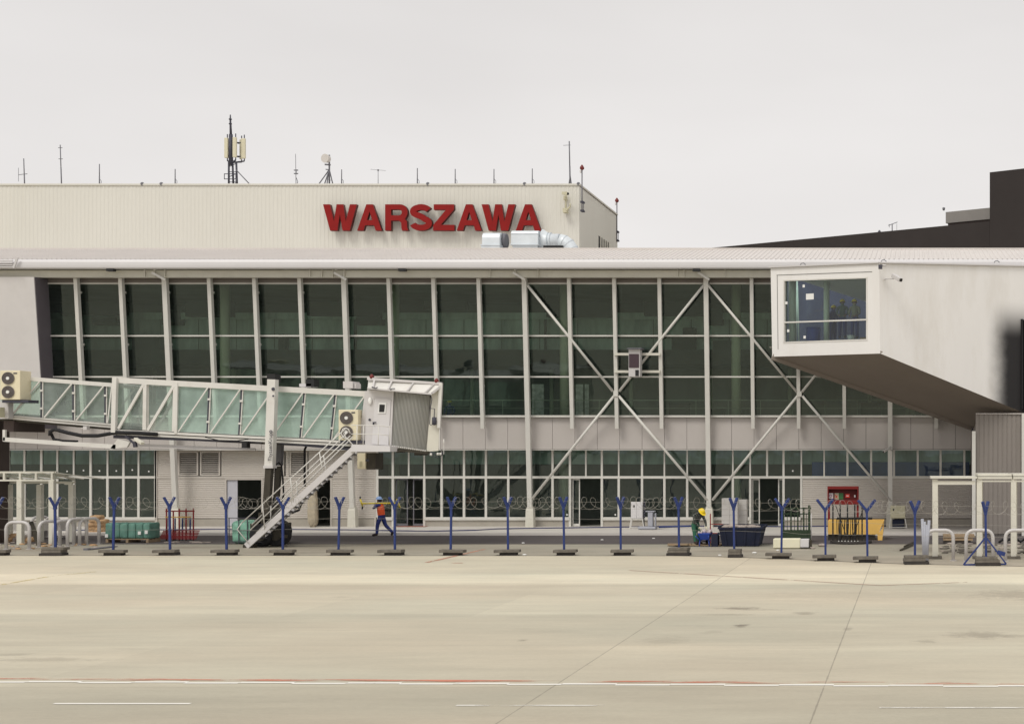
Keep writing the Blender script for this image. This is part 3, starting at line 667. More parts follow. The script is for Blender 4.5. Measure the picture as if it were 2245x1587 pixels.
def g_W(w): return [[(0,1),(.205*w,1),(.325*w,.34),(.40*w,1),(.60*w,1),(.675*w,.34),(.795*w,1),(w,1),(.79*w,0),(.575*w,0),(.5*w,.62),(.425*w,0),(.21*w,0)]]
def g_A(w): return [[(0,0),(.25*w,0),(.32*w,.20),(.68*w,.20),(.75*w,0),(w,0),(.63*w,1),(.37*w,1)],[(.395*w,.40),(.5*w,.73),(.605*w,.40)]]
def g_Z(w): return [[(0,0),(w,0),(w,.22),(.36*w,.22),(.98*w,.80),(.98*w,1),(.03*w,1),(.03*w,.79),(.60*w,.79),(0,.21)]]
def g_R(w):
    o = [(0,0),(0,1),(.62*w,1)]+arc(.66*w,.70,.32*w,.30,90,-40,12)+[(.86*w,.44)]+[(.95*w,.36),(.96*w,.12),(w,.03),(w,0),(.74*w,0),(.71*w,.10),(.70*w,.30),(.60*w,.38),(.26*w,.38),(.26*w,0)]
    return [o, [(.26*w,.80),(.58*w,.80)]+arc(.60*w,.69,.13*w,.11,90,-90,8)+[(.26*w,.58)]]
def g_S(w):
    t = .125; cl = []
    cl += arc(.5*w,.73,.36*w,.165,18,100,8)+arc(.5*w,.73,.36*w,.155,110,250,10)[1:]
    cl += [(.56*w,.515)]+arc(.5*w,.285,.37*w,.175,62,-90,12)+arc(.5*w,.285,.37*w,.175,-100,-168,8)
    L1, R1 = [], []
    for i, p in enumerate(cl):
        a = cl[max(0,i-1)]; c = cl[min(len(cl)-1,i+1)]; dx, dy = c[0]-a[0], c[1]-a[1]; q = math.hypot(dx, dy) or 1
        tt = t*.9; L1.append((p[0]-dy/q*tt, p[1]+dx/q*tt)); R1.append((p[0]+dy/q*tt, p[1]-dx/q*tt))
    return [L1+R1[::-1]]
S = thing('city_name_sign', tuple(W(948,507,79.7)), 'red raised capital letters WARSZAWA mounted on the beige hall wall', 'sign')
for ch, x0, x1 in (('W',305,513),('A',515,667),('R',687,828),('S',838,975),('Z',982,1113),('A',1127,1280),('W',1280,1487),('A',1490,1645)):
    pa, pb = 600+x0/2.806, 600+x1/2.806; d = 79.5; xa = X(pa,d); hh = Z(448.5,d)-Z(506,d); w_ = (X(pb,d)-xa)/hh
    spl = {'W':g_W,'A':g_A,'R':g_R,'S':g_S,'Z':g_Z}[ch](w_)
    me = curve_mesh([[(p[0]*hh, p[1]*hh) for p in s_] for s_ in spl], .14, 'letter')
    o = bpy.data.objects.new('letter', me); COL.objects.link(o); o.parent = S
    o.rotation_euler = (math.pi/2,0,0); o.location = Vector((xa, d+.1, Z(506,d)))-WO[S.name]
    me.materials.append(M['red']); me.materials.append(M['redside'])
    for p in me.polygons: p.material_index = 0 if p.normal.z > .5 else 1
# ================================================================ ROOF ANTENNAS
RZ = Z(405.5,80.6)
def rt(px): return Vector((X(px,80.8),80.8,RZ-.05))
def top(px, py): return Vector((X(px,80.8),80.8,Z(py,80.8)))
def whip(px, py, label, kind=0, x2=None, r=.022, grp='whip antennas along the hall roof'):
    p = rt(px); q = top(x2 or px, py); b = B(); h = q.z-p.z
    t = thing('whip_antenna', tuple(p), label, 'antenna', grp)
    m_ = p.lerp(q,.45); b.tube([p,m_],r*1.5,6); b.tube([m_,q],r*1.2,6); b.build('rod', M['mastg'], t)
    b = B()
    if kind == 0:
        b.tube([p+Vector((.02,0,.1)), p+Vector((.11,0,.2)), p+Vector((.11,0,.32)), p+Vector((.02,0,.42))], .014, 5)
    elif kind == 1:
        c = p.lerp(q,.45); b.bar(c+Vector((-.34,0,-.06)), c+Vector((.18,0,0)), .03); b.tube([c+Vector((-.34,0,-.45)), c+Vector((-.34,0,.35))], .012, 5)
    elif kind == 2:
        for f in (.93,.66): c = p.lerp(q,f); b.tube([c+Vector((-.12,0,0)), c+Vector((.12,0,0))], .02, 5)
    elif kind == 3:
        c = p+Vector((0,0,.95)); b.tube([c+Vector((-.45,0,.05)), c+Vector((.45,0,-.03))], .010, 5); b.ball(c, .06, 6, 4)
    elif kind == 4:
        for z in (.75,.95): b.tube([p+Vector((-.12,0,z)), p+Vector((.12,0,z))], .035, 6)
        b.tube([p+Vector((0,0,.7)),p+Vector((0,0,1.0))],.03,6)
        b.tube([p+Vector((.02,0,.05)), p+Vector((.1,0,.25)), p+Vector((.02,0,.5))], .02, 5)
    elif kind == 5:
        c = q+Vector((0,0,-.25)); b.tube([c+Vector((-.35,0,0)), c+Vector((.08,0,.02))], .014, 5); b.tube([p+Vector((-.1,0,0)), p+Vector((0,0,.8)), p+Vector((.1,0,0))], .03, 5)
    b.build('fitting', M['mastg'], t); return t
whip(54,348,'leftmost whip antenna with a small side dipole on a short crossbar',1,52)
whip(135,318,'tall plain whip antenna, second from the left end of the hall roof',2,132)
whip(218,360,'short whip antenna with base loop, third from the left on the hall roof')
whip(384,371,'short whip antenna between the tall one at left and the phone mast')
whip(649,338,'thin whip antenna with two small discs left of the microwave dish',4,648,.012)
whip(749,372,'short whip antenna just right of the dish mast')
whip(829,376,'very thin whip antenna with a wide horizontal crossbar above the letter A',3,829,.012)
whip(915,369,'thick short whip antenna above the letter S of the sign')
whip(998,371,'short whip antenna above the letter Z of the sign')
whip(1083,371,'short whip antenna above the second letter W of the sign')
whip(1167,370,'short whip antenna above the last letter A of the sign')
whip(1250,310,'tallest whip antenna with side arm near the right corner of the hall roof',5,1248,.03)
# mobile phone mast
p = rt(508); t = thing('phone_mast', tuple(p), 'dark lattice mast carrying cream panel antennas and a tall top spike', 'antenna mast')
b = B(); z0 = p.z; zt_ = Z(355,80.8)
for dx in (-.17,.05,.27): b.tube([p+Vector((dx,.1*(dx>.0),0)), (p.x+dx,80.8,zt_)], .055, 6)
k = 0
while z0+.25+k*.3 < zt_:
    z = z0+.25+k*.3; b.bar((p.x-.17,80.8,z),(p.x+.27,80.8,z+(.2 if k%2 else 0)),.035); k += 1
b.build('lattice', M['mast'], t)
b = B(); b.tube([(p.x-.05,80.8,zt_-.2),(p.x-.05,80.8,Z(295,80.8))],[.13,.11],8); b.tube([(p.x-.05,80.8,Z(295,80.8)),(p.x-.08,80.8,Z(262,80.8)),(p.x-.08,80.8,Z(252,80.8))],[.075,.05,.03],8)
for z in (262,272,300): b.tube([(p.x-.08,80.8,Z(z,80.8)-.03),(p.x-.08,80.8,Z(z,80.8)+.03)],.09,8)
b.build('spike', M['mast'], t)
for (a, c, dy) in ((493,501,-.1),(514,522,-.25),(519,523,.3),(527,536,.05)):
    b = B(); x0, x1 = X(a,80.8), X(c,80.8); b.box(x0,x1,80.8+dy,80.95+dy,Z(347,80.8),Z(303,80.8))
    o = b.build('panel_antenna', M['antenna'], t, bev=.03); WO[o.name] = WO[t.name]
    b = B(); xm = (x0+x1)/2; b.tube([(xm,80.98+dy,Z(352,80.8)),(xm,80.98+dy,Z(294,80.8))],.03,6); b.bar((xm,80.98+dy,Z(312,80.8)),(p.x,80.8,Z(312,80.8)),.05); b.bar((xm,80.98+dy,Z(342,80.8)),(p.x,80.8,Z(342,80.8)),.05); b.bar((xm,80.98+dy,Z(352,80.8)),(p.x,80.8,Z(357,80.8)),.07)
    b.build('bracket', M['mast'], o)
b = B(); b.tube([(p.x+.27,80.8,Z(373,80.8)),(X(550,80.8),80.8,RZ)],.03,6); b.tube([(p.x+.27,80.8,Z(392,80.8)),(X(520,80.6),80.4,RZ)],.03,6); b.build('stay', M['mastg'], t)
b = B(); zz = Z(396,80.8)
for z in (zz, zz+.3): b.box(p.x-.28,p.x+.42,80.45,80.48,z,z+.04)
for dx in (-.28,.39): b.box(p.x+dx,p.x+dx+.03,80.45,80.48,zz,zz+.3)
b.build('guard_rail', M['mast'], t)
# microwave dish mast
p = rt(722); t = thing('dish_mast', tuple(p), 'grey tripod mast with a round white microwave dish on the hall roof', 'antenna mast')
b = B(); b.tube([p,(p.x,80.8,Z(340,80.8))],.05,8); b.tube([p+Vector((-.15,0,0)),(p.x-.05,80.8,Z(374,80.8))],.03,6)
for x, y in ((697,0),(729,.1),(716,-.3)): b.tube([(X(x,80.8),80.8+y,RZ),(p.x,80.8,Z(372,80.8))],.032,6)
for z in (382,392): b.bar((p.x-.2,80.8,Z(z,80.8)),(p.x+.1,80.8,Z(z+4,80.8)),.03)
b.build('mast', M['mastg'], t)
b = B(); c = Vector((X(714,80.6),80.55,Z(348,80.6))); b.disc(c,(-.25,-1,0),.26,20,0,.05); b.disc(c,(.25,1,0),.22,20,0,.22); b.build('dish', mat('off white dish', (.6,.57,.54), .5), t)
b = B(); b.bar((c.x-.1,80.7,c.z-.33),(p.x+.08,80.8,c.z-.33),.1,.07); b.bar((c.x-.05,80.7,c.z-.62),(p.x+.05,80.8,c.z-.62),.05); b.build('bracket', M['mastg'], t)
# red obstruction lamps on poles
def lamp_pole(px, pt, pb, d, label):
    p = Vector((X(px,d),d,Z(pb,d))); t = thing('obstruction_lamp', tuple(p), label, 'warning lamp', 'red warning lamps on poles at the hall corner')
    b = B(); b.tube([p,(p.x,d,Z(pt+12,d))],.035,8); b.build('pole', M['mastg'], t)
    b = B(); 
    for py in (pb-3, pb-22): z = Z(py,d); b.box(p.x-.09,p.x+.09,d-.06,d+.35,z-.05,z+.05)
    b.tube([p+Vector((.09,0,.05)),(p.x+.09,d,Z(pb-22,d))],.02,5); b.build('bracket', M['mast'], t)
    b = B(); z = Z(pt+12,d); b.tube([(p.x,d,z),(p.x,d,z+.07),(p.x,d,z+.16),(p.x,d,z+.30)],[.06,.13,.12,.03],10); b.build('lamp', M['redlamp'], t)
    b = B(); b.box(p.x-.12,p.x-.03,d-.06,d+.06,z-.16,z-.02); b.build('junction_box', M['ltgrey'], t)
lamp_pole(1276,361,465,79.6,'red lamp on a thin pole fixed to the hall front near its corner')
lamp_pole(1352.5,432,530,90.0,'lower red lamp on a thin pole at the far rear corner of the hall')
# camera cluster on hall wall
p = W(1240,467,79.7); t = thing('wall_camera_cluster', tuple(p), 'cream wall unit with two cameras right of the red letters', 'camera')
b = B(); b.tube([(p.x,79.75,p.z),(p.x,79.75,Z(420,79.7))],.05,8); b.box(p.x-.12,p.x+.12,79.5,79.9,p.z,p.z+.25); b.box(p.x-.1,p.x+.06,79.6,79.9,p.z+.75,p.z+.98); b.build('bracket', M['cab'], t)
b = B(); z = Z(426,79.7); b.bar((p.x-.1,79.4,z),(p.x+.22,79.3,z-.05),.16,.16); b.build('camera', M['cab'], t)
b = B(); b.tube([(p.x+.22,79.3,z-.05),(p.x+.27,79.28,z-.06)],.07,8); b.build('lens', M['black'], t)
b = B(); b.bar((p.x+.1,79.5,p.z+.12),(p.x+.35,79.4,p.z+.32),.07); b.tube([(p.x+.35,79.4,p.z+.32),(p.x+.33,79.4,p.z+.5)],.04,6); b.build('arm', M['cab'], t)
# ================================================================ ROOF DUCTS
def zz(py, d=74): return Z(py,d)
t = thing('roof_duct', tuple(W(1090,552,74)), 'small rounded silver duct hood on the terminal roof under letter W', 'air duct')
x0, x1 = X(1067,74), X(1105,74)
def hood(b, x0, x1, zb, zt, y0, y1, mi=0, rf=.5):
    n = 8; r = (zt-zb)*rf; pts = [(y0,zb)]
    for i in range(n+1): a = math.pi-math.pi/2*i/n; pts.append((y0+r+r*math.cos(a), zt-r+r*math.sin(a)))
    pts += [(y1,zt),(y1,zb)]; m = len(pts)
    b.add([(x0,y,z) for y,z in pts]+[(x1,y,z) for y,z in pts], [(i,(i+1)%m,m+(i+1)%m,m+i) for i in range(m)]+[list(range(m))[::-1], [m+i for i in range(m)]], mi)
b = B(); hood(b,x0,x1,zz(542),zz(514),73.2,74.8); b.build('hood', M['galv'], t)
b = B(); b.box(x0-.03,x1+.02,73.15,74.85,13.9,zz(542.5)); b.box(x0-.06,x1+.04,73.1,74.9,zz(543.5),zz(541.5)); b.build('base', M['galv'], t)
b = B(); b.tube([(x1+.004,73.9,zz(529)),(x1+.2,73.9,zz(529))],[.42,.38],20); b.build('end_ring', M['mastg'], t)
t = thing('roof_duct', tuple(W(1190,552,74)), 'large silver duct on the roof with segmented elbow bending down at right', 'air duct')
x0, x1 = X(1130,74), X(1188,74)
b = B(); hood(b,x0,x1,zz(541),zz(510),73.2,74.9,0,.3); b.build('hood', M['galv'], t)
b = B(); b.box(x0+.05,x1-.05,73.3,74.8,13.9,zz(541.6)); b.box(x0-.04,x1+.04,73.12,74.95,zz(542.3),zz(540.7)); b.box(x0-.01,x1+.03,73.17,74.92,zz(518),zz(517)); b.build('base', M['galv'], t)
b = B(); b.tube([(x1+.004,74,zz(528)),(X(1205,74),74,zz(530)),(X(1227,74),74,zz(530))],[.62,.42,.42],24)
b.tube([(X(1201,74),74,zz(530)),(X(1203,74),74,zz(530))],.5,24); b.tube([(X(1207,74),74,zz(530)),(X(1209,74),74,zz(530))],.5,24); b.build('pipe', M['galv'], t)
b = B(); cx_, cz_ = X(1227,74), 13.6; pts = []
for i in range(7): a = math.radians(90-15*i); pts.append((cx_+.95*math.cos(a)*.9, 74, cz_+(zz(530)-cz_)*math.sin(a)))
b.tube(pts,.42,20)
for i in range(1,6): q = Vector(pts[i]); e = (Vector(pts[i+1])-Vector(pts[i-1])).normalized()*.012; b.tube([q-e,q+e],.44,20)
b.build('elbow', M['galv'], t)
b = B(); b.bar((X(1192,73.2),73.2,zz(547)),(X(1235,73.2),73.2,zz(547)),.2,.16); b.build('support', M['black'], t)
# ================================================================ FIXED WINDOWED BRIDGE (right)
Bx = thing('fixed_bridge', tuple(W(1900,782,60)), 'white enclosed walkway with a big window at its end and brown sloping underside', 'walkway')
A_, Bd, Cd = 61.0, 58.0, 62.0
Ab, At = W(1693,782,A_), W(1689.5,588,A_); Bb, Bt = W(1930,775,Bd), W(1928,578,Bd)
nF = (Bb-Ab).cross(At-Ab).normalized()
PE = 2520
def ext(p0, p1, px): # line in the picture
    return p0[1]+(p1[1]-p0[1])*(px-p0[0])/(p1[0]-p0[0])
Cb = W(2245,905,Cd); Ct = W(2245,585,Cd); k = 1.9
Cb2 = Bb+(Cb-Bb)*k; Ct2 = Bt+(Ct-Bt)*k
nU = (Bb-Ab).cross(Cb-Ab).normalized(); Dd = onplane(2140,940,Ab,nU)
Dd2 = Ab+(Dd-Ab)*1.25
up3 = Vector((0,0,1))
def fp(px, py, off=0): return onplane(px, py, Ab, nF)+nF*off*(-1 if nF.y < 0 else 1)
if nF.y < 0: nB = -nF
else: nB = nF
def fq(b, x0, x1, y0, y1, th=.2, off=0, mi=0, tl=0): # panel on the end face; tl tilts the top/bottom edges with the box
    def yy(y, x): return y-tl*(x-x0)
    P = [onplane(x0,yy(y1,x0),Ab,nB)+nB*off, onplane(x1,yy(y1,x1),Ab,nB)+nB*off, onplane(x1,yy(y0,x1),Ab,nB)+nB*off, onplane(x0,yy(y0,x0),Ab,nB)+nB*off]
    b.slab(*P, nB*th, mi)
b = B()
TLT = .034
wl, wr, wt, wb = 1719.5, 1900, 616, 750
fq(b, 1691, wl, 588, 782, .22, 0, 0, .0) if False else None
# end wall as a ring round the window
O = [Ab, Bb, onplane(1928,578,Ab,nB), onplane(1689.5,588,Ab,nB)]
def wy(y, x): return y-TLT*(x-wl)
I = [onplane(wl,wy(wb,wl),Ab,nB), onplane(wr,wy(wb,wr),Ab,nB), onplane(wr,wy(wt,wr),Ab,nB), onplane(wl,wy(wt,wl),Ab,nB)]
th = nB*.22
vs = O+I+[q+th for q in O]+[q+th for q in I]
fs = []
for i in range(4):
    j = (i+1)%4; fs += [(i,j,4+j,4+i),(8+j,8+i,12+i,12+j),(4+i,4+j,12+j,12+i),(j,i,8+i,8+j)]
b.add(vs, fs); b.build('end_wall', M['walk'], Bx)
# side wall, blended to near black at its lower right; roof, underside, far side
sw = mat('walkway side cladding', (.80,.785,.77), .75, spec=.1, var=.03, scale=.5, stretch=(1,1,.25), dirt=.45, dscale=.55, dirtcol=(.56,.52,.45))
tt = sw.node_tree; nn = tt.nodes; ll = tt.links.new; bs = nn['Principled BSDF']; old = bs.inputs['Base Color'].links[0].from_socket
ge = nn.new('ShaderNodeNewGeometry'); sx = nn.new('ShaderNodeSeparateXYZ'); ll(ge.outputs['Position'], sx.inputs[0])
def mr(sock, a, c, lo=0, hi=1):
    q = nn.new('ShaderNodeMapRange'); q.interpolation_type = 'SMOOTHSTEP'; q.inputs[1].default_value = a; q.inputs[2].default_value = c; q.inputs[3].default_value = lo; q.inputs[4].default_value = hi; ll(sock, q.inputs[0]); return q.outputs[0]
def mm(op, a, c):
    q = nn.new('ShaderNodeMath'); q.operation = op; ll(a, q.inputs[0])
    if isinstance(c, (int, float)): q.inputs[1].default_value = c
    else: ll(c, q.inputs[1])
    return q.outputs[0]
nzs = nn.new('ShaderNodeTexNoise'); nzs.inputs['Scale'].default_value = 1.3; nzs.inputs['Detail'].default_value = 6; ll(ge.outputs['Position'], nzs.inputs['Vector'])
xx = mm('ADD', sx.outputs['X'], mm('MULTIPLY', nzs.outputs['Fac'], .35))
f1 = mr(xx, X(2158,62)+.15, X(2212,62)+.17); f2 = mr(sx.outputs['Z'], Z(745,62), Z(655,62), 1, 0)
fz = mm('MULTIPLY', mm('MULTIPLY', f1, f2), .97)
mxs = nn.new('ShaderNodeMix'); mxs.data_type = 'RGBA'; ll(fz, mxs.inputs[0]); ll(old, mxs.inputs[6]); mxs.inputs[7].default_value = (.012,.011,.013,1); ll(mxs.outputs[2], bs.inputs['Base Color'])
nS = (Cb2-Bb).cross(Bt-Bb).normalized(); nS = nS if nS.y > 0 else -nS
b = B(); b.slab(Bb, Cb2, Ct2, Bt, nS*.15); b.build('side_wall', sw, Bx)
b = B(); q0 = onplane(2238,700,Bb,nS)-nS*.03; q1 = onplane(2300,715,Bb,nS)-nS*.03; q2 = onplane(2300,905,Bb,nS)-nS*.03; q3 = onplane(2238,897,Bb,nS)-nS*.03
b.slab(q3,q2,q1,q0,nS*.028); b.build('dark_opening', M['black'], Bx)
b = B(); dv = (q1-q0).normalized()
for k_ in range(9):
    e0 = q0+dv*(k_*.13); e1 = q3+dv*(k_*.13); b.bar(e0-nS*.05, e1-nS*.05, .06, .10, up=nS)
b.build('bellows_fold', M['rubber'], Bx)
F1 = At+(Dd-Ab)*1.25
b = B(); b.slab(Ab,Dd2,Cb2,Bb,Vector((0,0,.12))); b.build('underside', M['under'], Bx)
rr = B(); rr.slab(Bt+Vector((0,0,-.12)),Ct2+Vector((0,0,-.12)),F1+Vector((0,0,.6)),At+Vector((0,0,-.12)),Vector((0,0,.12))); rr.build('roof', M['walk'], Bx)
b = B(); b.slab(Ab+Vector((0,.25,.5)),Dd2+Vector((0,.1,.5)),Dd2+Vector((0,.1,3.2)),At+Vector((0,.25,-.5)),Vector((.02,.04,0))); b.build('added_light_pane', M['clear'], Bx)  # unseen side left glazed, added so daylight reaches the room
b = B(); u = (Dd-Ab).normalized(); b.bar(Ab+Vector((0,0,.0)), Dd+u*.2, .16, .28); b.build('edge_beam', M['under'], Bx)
b = B(); b.bar(Dd+Vector((-.15,-.25,-.05)), Dd+Vector((.22,.1,.05)), .3, .14); b.build('beam_end', M['mast'], Bx)
# window frame and trims
b = B(); e = .0
def seg(x0,y0,x1,y1,w_,off,d_=.05):
    p, q = onplane(x0,y0,Ab,nB)-nB*off, onplane(x1,y1,Ab,nB)-nB*off; b.bar(p, q, d_, w_, up=(0,0,1) if abs(y1-y0) < 60 else (1,0,0))
def sg(x0,y0,x1,y1,wpx,off=.02,mi=0):
    ww = wpx*.0197; p, q = onplane(x0,y0,Ab,nB)-nB*off, onplane(x1,y1,Ab,nB)-nB*off
    d_ = (q-p).normalized(); s_ = nB.cross(d_).normalized()*ww/2; b.slab(p-s_, q-s_, q+s_, p+s_, nB*.10, mi)
for (x0,y0,x1,y1) in ((wl-2,wy(wb+1,wl),wr+2,wy(wb+1,wr)),(wl-2,wy(wt-1,wl),wr+2,wy(wt-1,wr)),(wl-.5,wy(wb,wl),wl-.5,wy(wt,wl)),(wr+.5,wy(wb,wr),wr+.5,wy(wt,wr))): sg(x0,y0,x1,y1,3,.02)
sg(wl,wy(707,wl),wr,wy(707,wr),3.2,.03)
b.build('window_frame', M['white'], Bx)
b = B(); b.quad(*[q+nB*.09 for q in I]); b.build('window_pane', M['glass_box'], Bx)
b = B(); sg(1703,603.5,1912,596,1.0,.012); sg(1704,604,1706,766,.9,.012); b.build('panel_joint', M['joint'], Bx)
b = B(); b.bar(onplane(1689,586.5,Ab,nB), Bt+Vector((0,0,.03)), .2,.05); b.bar(Bt+Vector((0,0,.03)), Ct2+Vector((0,0,.03)), .2,.05); b.build('roof_trim', M['ltgrey'], Bx)
b = B()
for x, y in ((1722,664),(1726,725),(1762,739),(1760,627)):
    p = onplane(x,y,Ab,nB)+nB*.07; b = B(); b.slab(p+Vector((-.05,0,-.06)),p+Vector((.05,-.025,-.06)),p+Vector((.05,-.025,.06)),p+Vector((-.05,0,.06)),nB*.004); b.build('small_notice', M['paper'], Bx)
b = B(); p = onplane(1765,657,Ab,nB)+nB*.07; q = onplane(1782,656,Ab,nB)+nB*.07; hh = Vector((0,0,.26)); b.slab(p,q,q+hh,p+hh,nB*.004); b.build('paper_notice', M['paper'], Bx)
for px, py in ((1760,580),(1937,573),(2185,575)):
    b = B(); q = W(px,py,60.5); b.tube([q+Vector((-.11,0,-.02)),q+Vector((-.06,0,.05)),q+Vector((.04,0,.06)),q+Vector((.13,0,-.01))],.02,6); b.build('lifting_eye', M['mastg'], Bx)
# room behind the window
R = nB; fl = lambda px, py, dd: onplane(px,py,Ab,nB)
zf = W(1810,757,61.5).z
b = B(); b.box(W(1700,0,60).x-.5, 3.6, 62.2, 64.4, zf-.06, zf); b.slab(Ab+Vector((.3,.6,.25)),Bb+Vector((-.2,.6,.25)),Bb+Vector((0,5,.25)),Ab+Vector((0.3,4,.25)),Vector((0,0,.05))); b.build('room_floor', M['infloor'], Bx)
b = B(); b.box(-6.2,3.4,65.4,65.5,zf-.2,zf+3.9); b.build('room_wall', mat('dark blue interior', (.05,.06,.12), .8, var=.4, scale=.9, stretch=(1,1,.4)), Bx)
for px, r in ((1812,.13),(1737,.17)):
    b = B(); x = X(px,61.3); b.tube([(x,61.3,zf-.2),(x,61.3,11.6)], r, 14); b.build('room_column', mat('pale green column', (.68,.74,.62), .6), Bx)
b = B()
for px in (1868,1745,1752): x = X(px,64); b.tube([(x,64,zf),(x+random.uniform(-.1,.1),64,zf+random.uniform(1.5,3.5))], .04, 6)
b.build('room_poles', M['inteal'], Bx)
# stair tower below
Tw = thing('stair_tower', tuple(W(2190,1174,61.8)), 'brownish grey ribbed stair tower beneath the white walkway at right', 'tower')
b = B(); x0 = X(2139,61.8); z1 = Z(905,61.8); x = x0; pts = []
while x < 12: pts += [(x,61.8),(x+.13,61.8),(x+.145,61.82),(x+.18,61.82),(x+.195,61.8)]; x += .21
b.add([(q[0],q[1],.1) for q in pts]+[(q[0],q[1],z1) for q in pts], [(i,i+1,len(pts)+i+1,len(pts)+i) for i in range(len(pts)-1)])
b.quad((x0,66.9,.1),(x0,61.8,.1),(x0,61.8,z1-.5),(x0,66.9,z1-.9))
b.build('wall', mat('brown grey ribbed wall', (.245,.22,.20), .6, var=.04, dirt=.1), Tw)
b = B(); b.box(x0-.17,x0-.01,61.62,61.78,0.0,Z(945,61.7)); b.build('corner_post', M['frame'], Tw)
b = B(); b.box(X(2240,61.7),X(2240,61.7)+.14,61.65,61.79,.0,z1-.03); b.build('post', M['frame'], Tw)
b = B(); b.box(x0,12,61.73,61.79,z1-.06,z1-.02); b.build('top_trim', M['clad'], Tw)
# cameras
def cam_(name, p, q, arm, label, m=None, r=.085):
    p, q = Vector(p), Vector(q); t = thing(name, tuple(arm[0]), label, 'camera', 'security cameras on the terminal')
    b = B(); b.tube(arm, .025, 6); b.build('arm', M['ltgrey'], t); b = B(); b.bar(p, q, r*2, r*1.7); b.build('housing', m or M['white'], t, bev=.02)
    b = B(); d_ = (q-p).normalized(); b.tube([q, q+d_*.03], r*.7, 10); b.build('lens', M['black'], t)
d = 58.2; cam_('security_camera', W(1958,604,57.6), W(1975,614,57.2), [W(1938,613,58.7),W(1941,612,58.0),W(1960,611,57.6)], 'grey camera on a horizontal arm on the white walkway side wall', M['ltgrey'], .1)
d = 66.0; cam_('security_camera', W(1953,980,66), W(1937,990,65.6), [W(1957,988,66.6),W(1950,984,66)], 'slim white camera on the last column, pointing down left', None, .06)
t = thing('downpipe_bracket', tuple(W(1930,585,57.6)), 'small dark bracket at the upper corner of the white walkway', 'bracket')
b = B(); q = W(1930,581,57.6); b.box(q.x-.08,q.x+.08,57.5,57.75,q.z-.16,q.z); b.build('clamp', M['mast'], t); b = B(); b.tube([q+Vector((.08,0,-.02)),q+Vector((.25,0,-.02))],.04,8); b.build('pipe', M['ltgrey'], t)
# ================================================================ JET BRIDGE
J = thing('jet_bridge', tuple(W(600,1200,54)), 'telescoping passenger boarding bridge with teal glass tunnel and ribbed cab', 'jet bridge')
def jb(b, name, m, parent=None, **k):
    o = b.build(name, m, parent or J, **k); WO[o.name] = WO[J.name]; return o
def L2(p, q, t): return (p[0]+(q[0]-p[0])*t, p[1]+(q[1]-p[1])*t)
def tunnel(TL, TR, BL, BR, d, wdt, bays, tb, bb, gm_, posts, roofm=M['ltgrey']):
    tl = lambda t, dd=0, yo=0: W(*L2(TL,TR,t), d)+Vector((0,yo,-dd)); bl = lambda t, dd=0, yo=0: W(*L2(BL,BR,t), d)+Vector((0,yo,dd))
    for yo in (0, wdt):
        b = B(); b.bar(tl(0,tb/2,yo), tl(1,tb/2,yo), .14, tb); jb(b, 'top_beam', M['white'])
        b = B(); b.bar(bl(0,bb/2,yo), bl(1,bb/2,yo), .14, bb*.55); b.bar(bl(0,-.02,yo)+Vector((0,.03,-.02)), bl(1,-.02,yo)+Vector((0,.03,-.02)), .1, .09); jb(b, 'bottom_beam', M['white'])
    b = B(); b.slab(tl(0,.02,.08), tl(1,.02,.08), tl(1,.02,wdt-.08), tl(0,.02,wdt-.08), Vector((0,0,-.06))); jb(b, 'tunnel_roof', roofm)
    b = B(); b.slab(bl(0,.12,.08), bl(1,.12,.08), bl(1,.12,wdt-.08), bl(0,.12,wdt-.08), Vector((0,0,-.08))); jb(b, 'tunnel_floor', M['ltgrey'])
    b = B(); b.slab(bl(0,-.08,.1), bl(1,-.08,.1), bl(1,-.08,wdt-.1), bl(0,-.08,wdt-.1), Vector((0,0,-.10))); jb(b, 'undercarriage', M['steelbrown'])
    for (a, c, fr, gl_) in bays:
        x0, x1 = a, c
        def at(px, top_, yo=0, ins=0):
            t = (px-TL[0])/(TR[0]-TL[0]); return tl(t,tb+ins,yo) if top_ else bl(t,bb+ins,yo)
        for yo in (.03, wdt-.03):
            b = B(); b.quad(at(x0,0,yo), at(x1,0,yo), at(x1,1,yo), at(x0,1,yo)); jb(b, 'window_pane', gl_ if yo < 1 else M['back'])
            b = B(); b.bar(at(x0+4,0,yo-.09), at(x1-3,1,yo-.09), fr, fr*.8, up=(0,1,0)); jb(b, 'diagonal', M['white'])
        if fr > .1:
            b = B(); b.bar(at(x1,0,-.02), at(x1,1,-.02), .14, .14); jb(b, 'frame_post', M['white'])
        else:
            b = B(); b.bar(at(x1-1,0,-.01), at(x1-1,1,-.01), .05, .05, mi=0); b.bar(at(x1+2,0,0), at(x1+2,1,0), .035, .05, mi=1)
            for f in (.25,.75): q = at(x1+.5,0,-.05).lerp(at(x1+.5,1,-.05),f); b.box(q.x-.05,q.x+.07,q.y-.02,q.y+.03,q.z-.04,q.z+.04,1)
            jb(b, 'mullion', [M['mast'], M['white']])
gb, gi = M['glass_br'], M['glass_in']
tunnel((-60,817),(252,840),(-60,907),(252,934),55.6,2.3,[(-50,24,.05,gi),(25,92,.05,gi),(95,162,.05,gi),(165,232,.05,gi),(234,250,.05,gi)],.16,.10,gi,[])
tunnel((250,827),(812,858),(250,948),(800,975),55.0,2.8,[(258,320,.101,gi),(324,386,.101,gi),(392,460,.05,gb),(463,531,.05,gb),(534,600,.05,gb),(603,668,.05,gb),(671,736,.05,gb),(739,803,.05,gb)],.22,.16,gb,[])
b = B(); b.bar(W(253,828,54.9)+Vector((0,0,0)), W(250,948,54.9), .17, .17); jb(b, 'frame_post', M['white'])
b = B(); b.slab(W(320,838,55.02),W(326,838,55.02),W(326,945,55.02),W(320,945,55.02),(0,.1,0)); jb(b, 'frame_post', M['white'])
b = B()
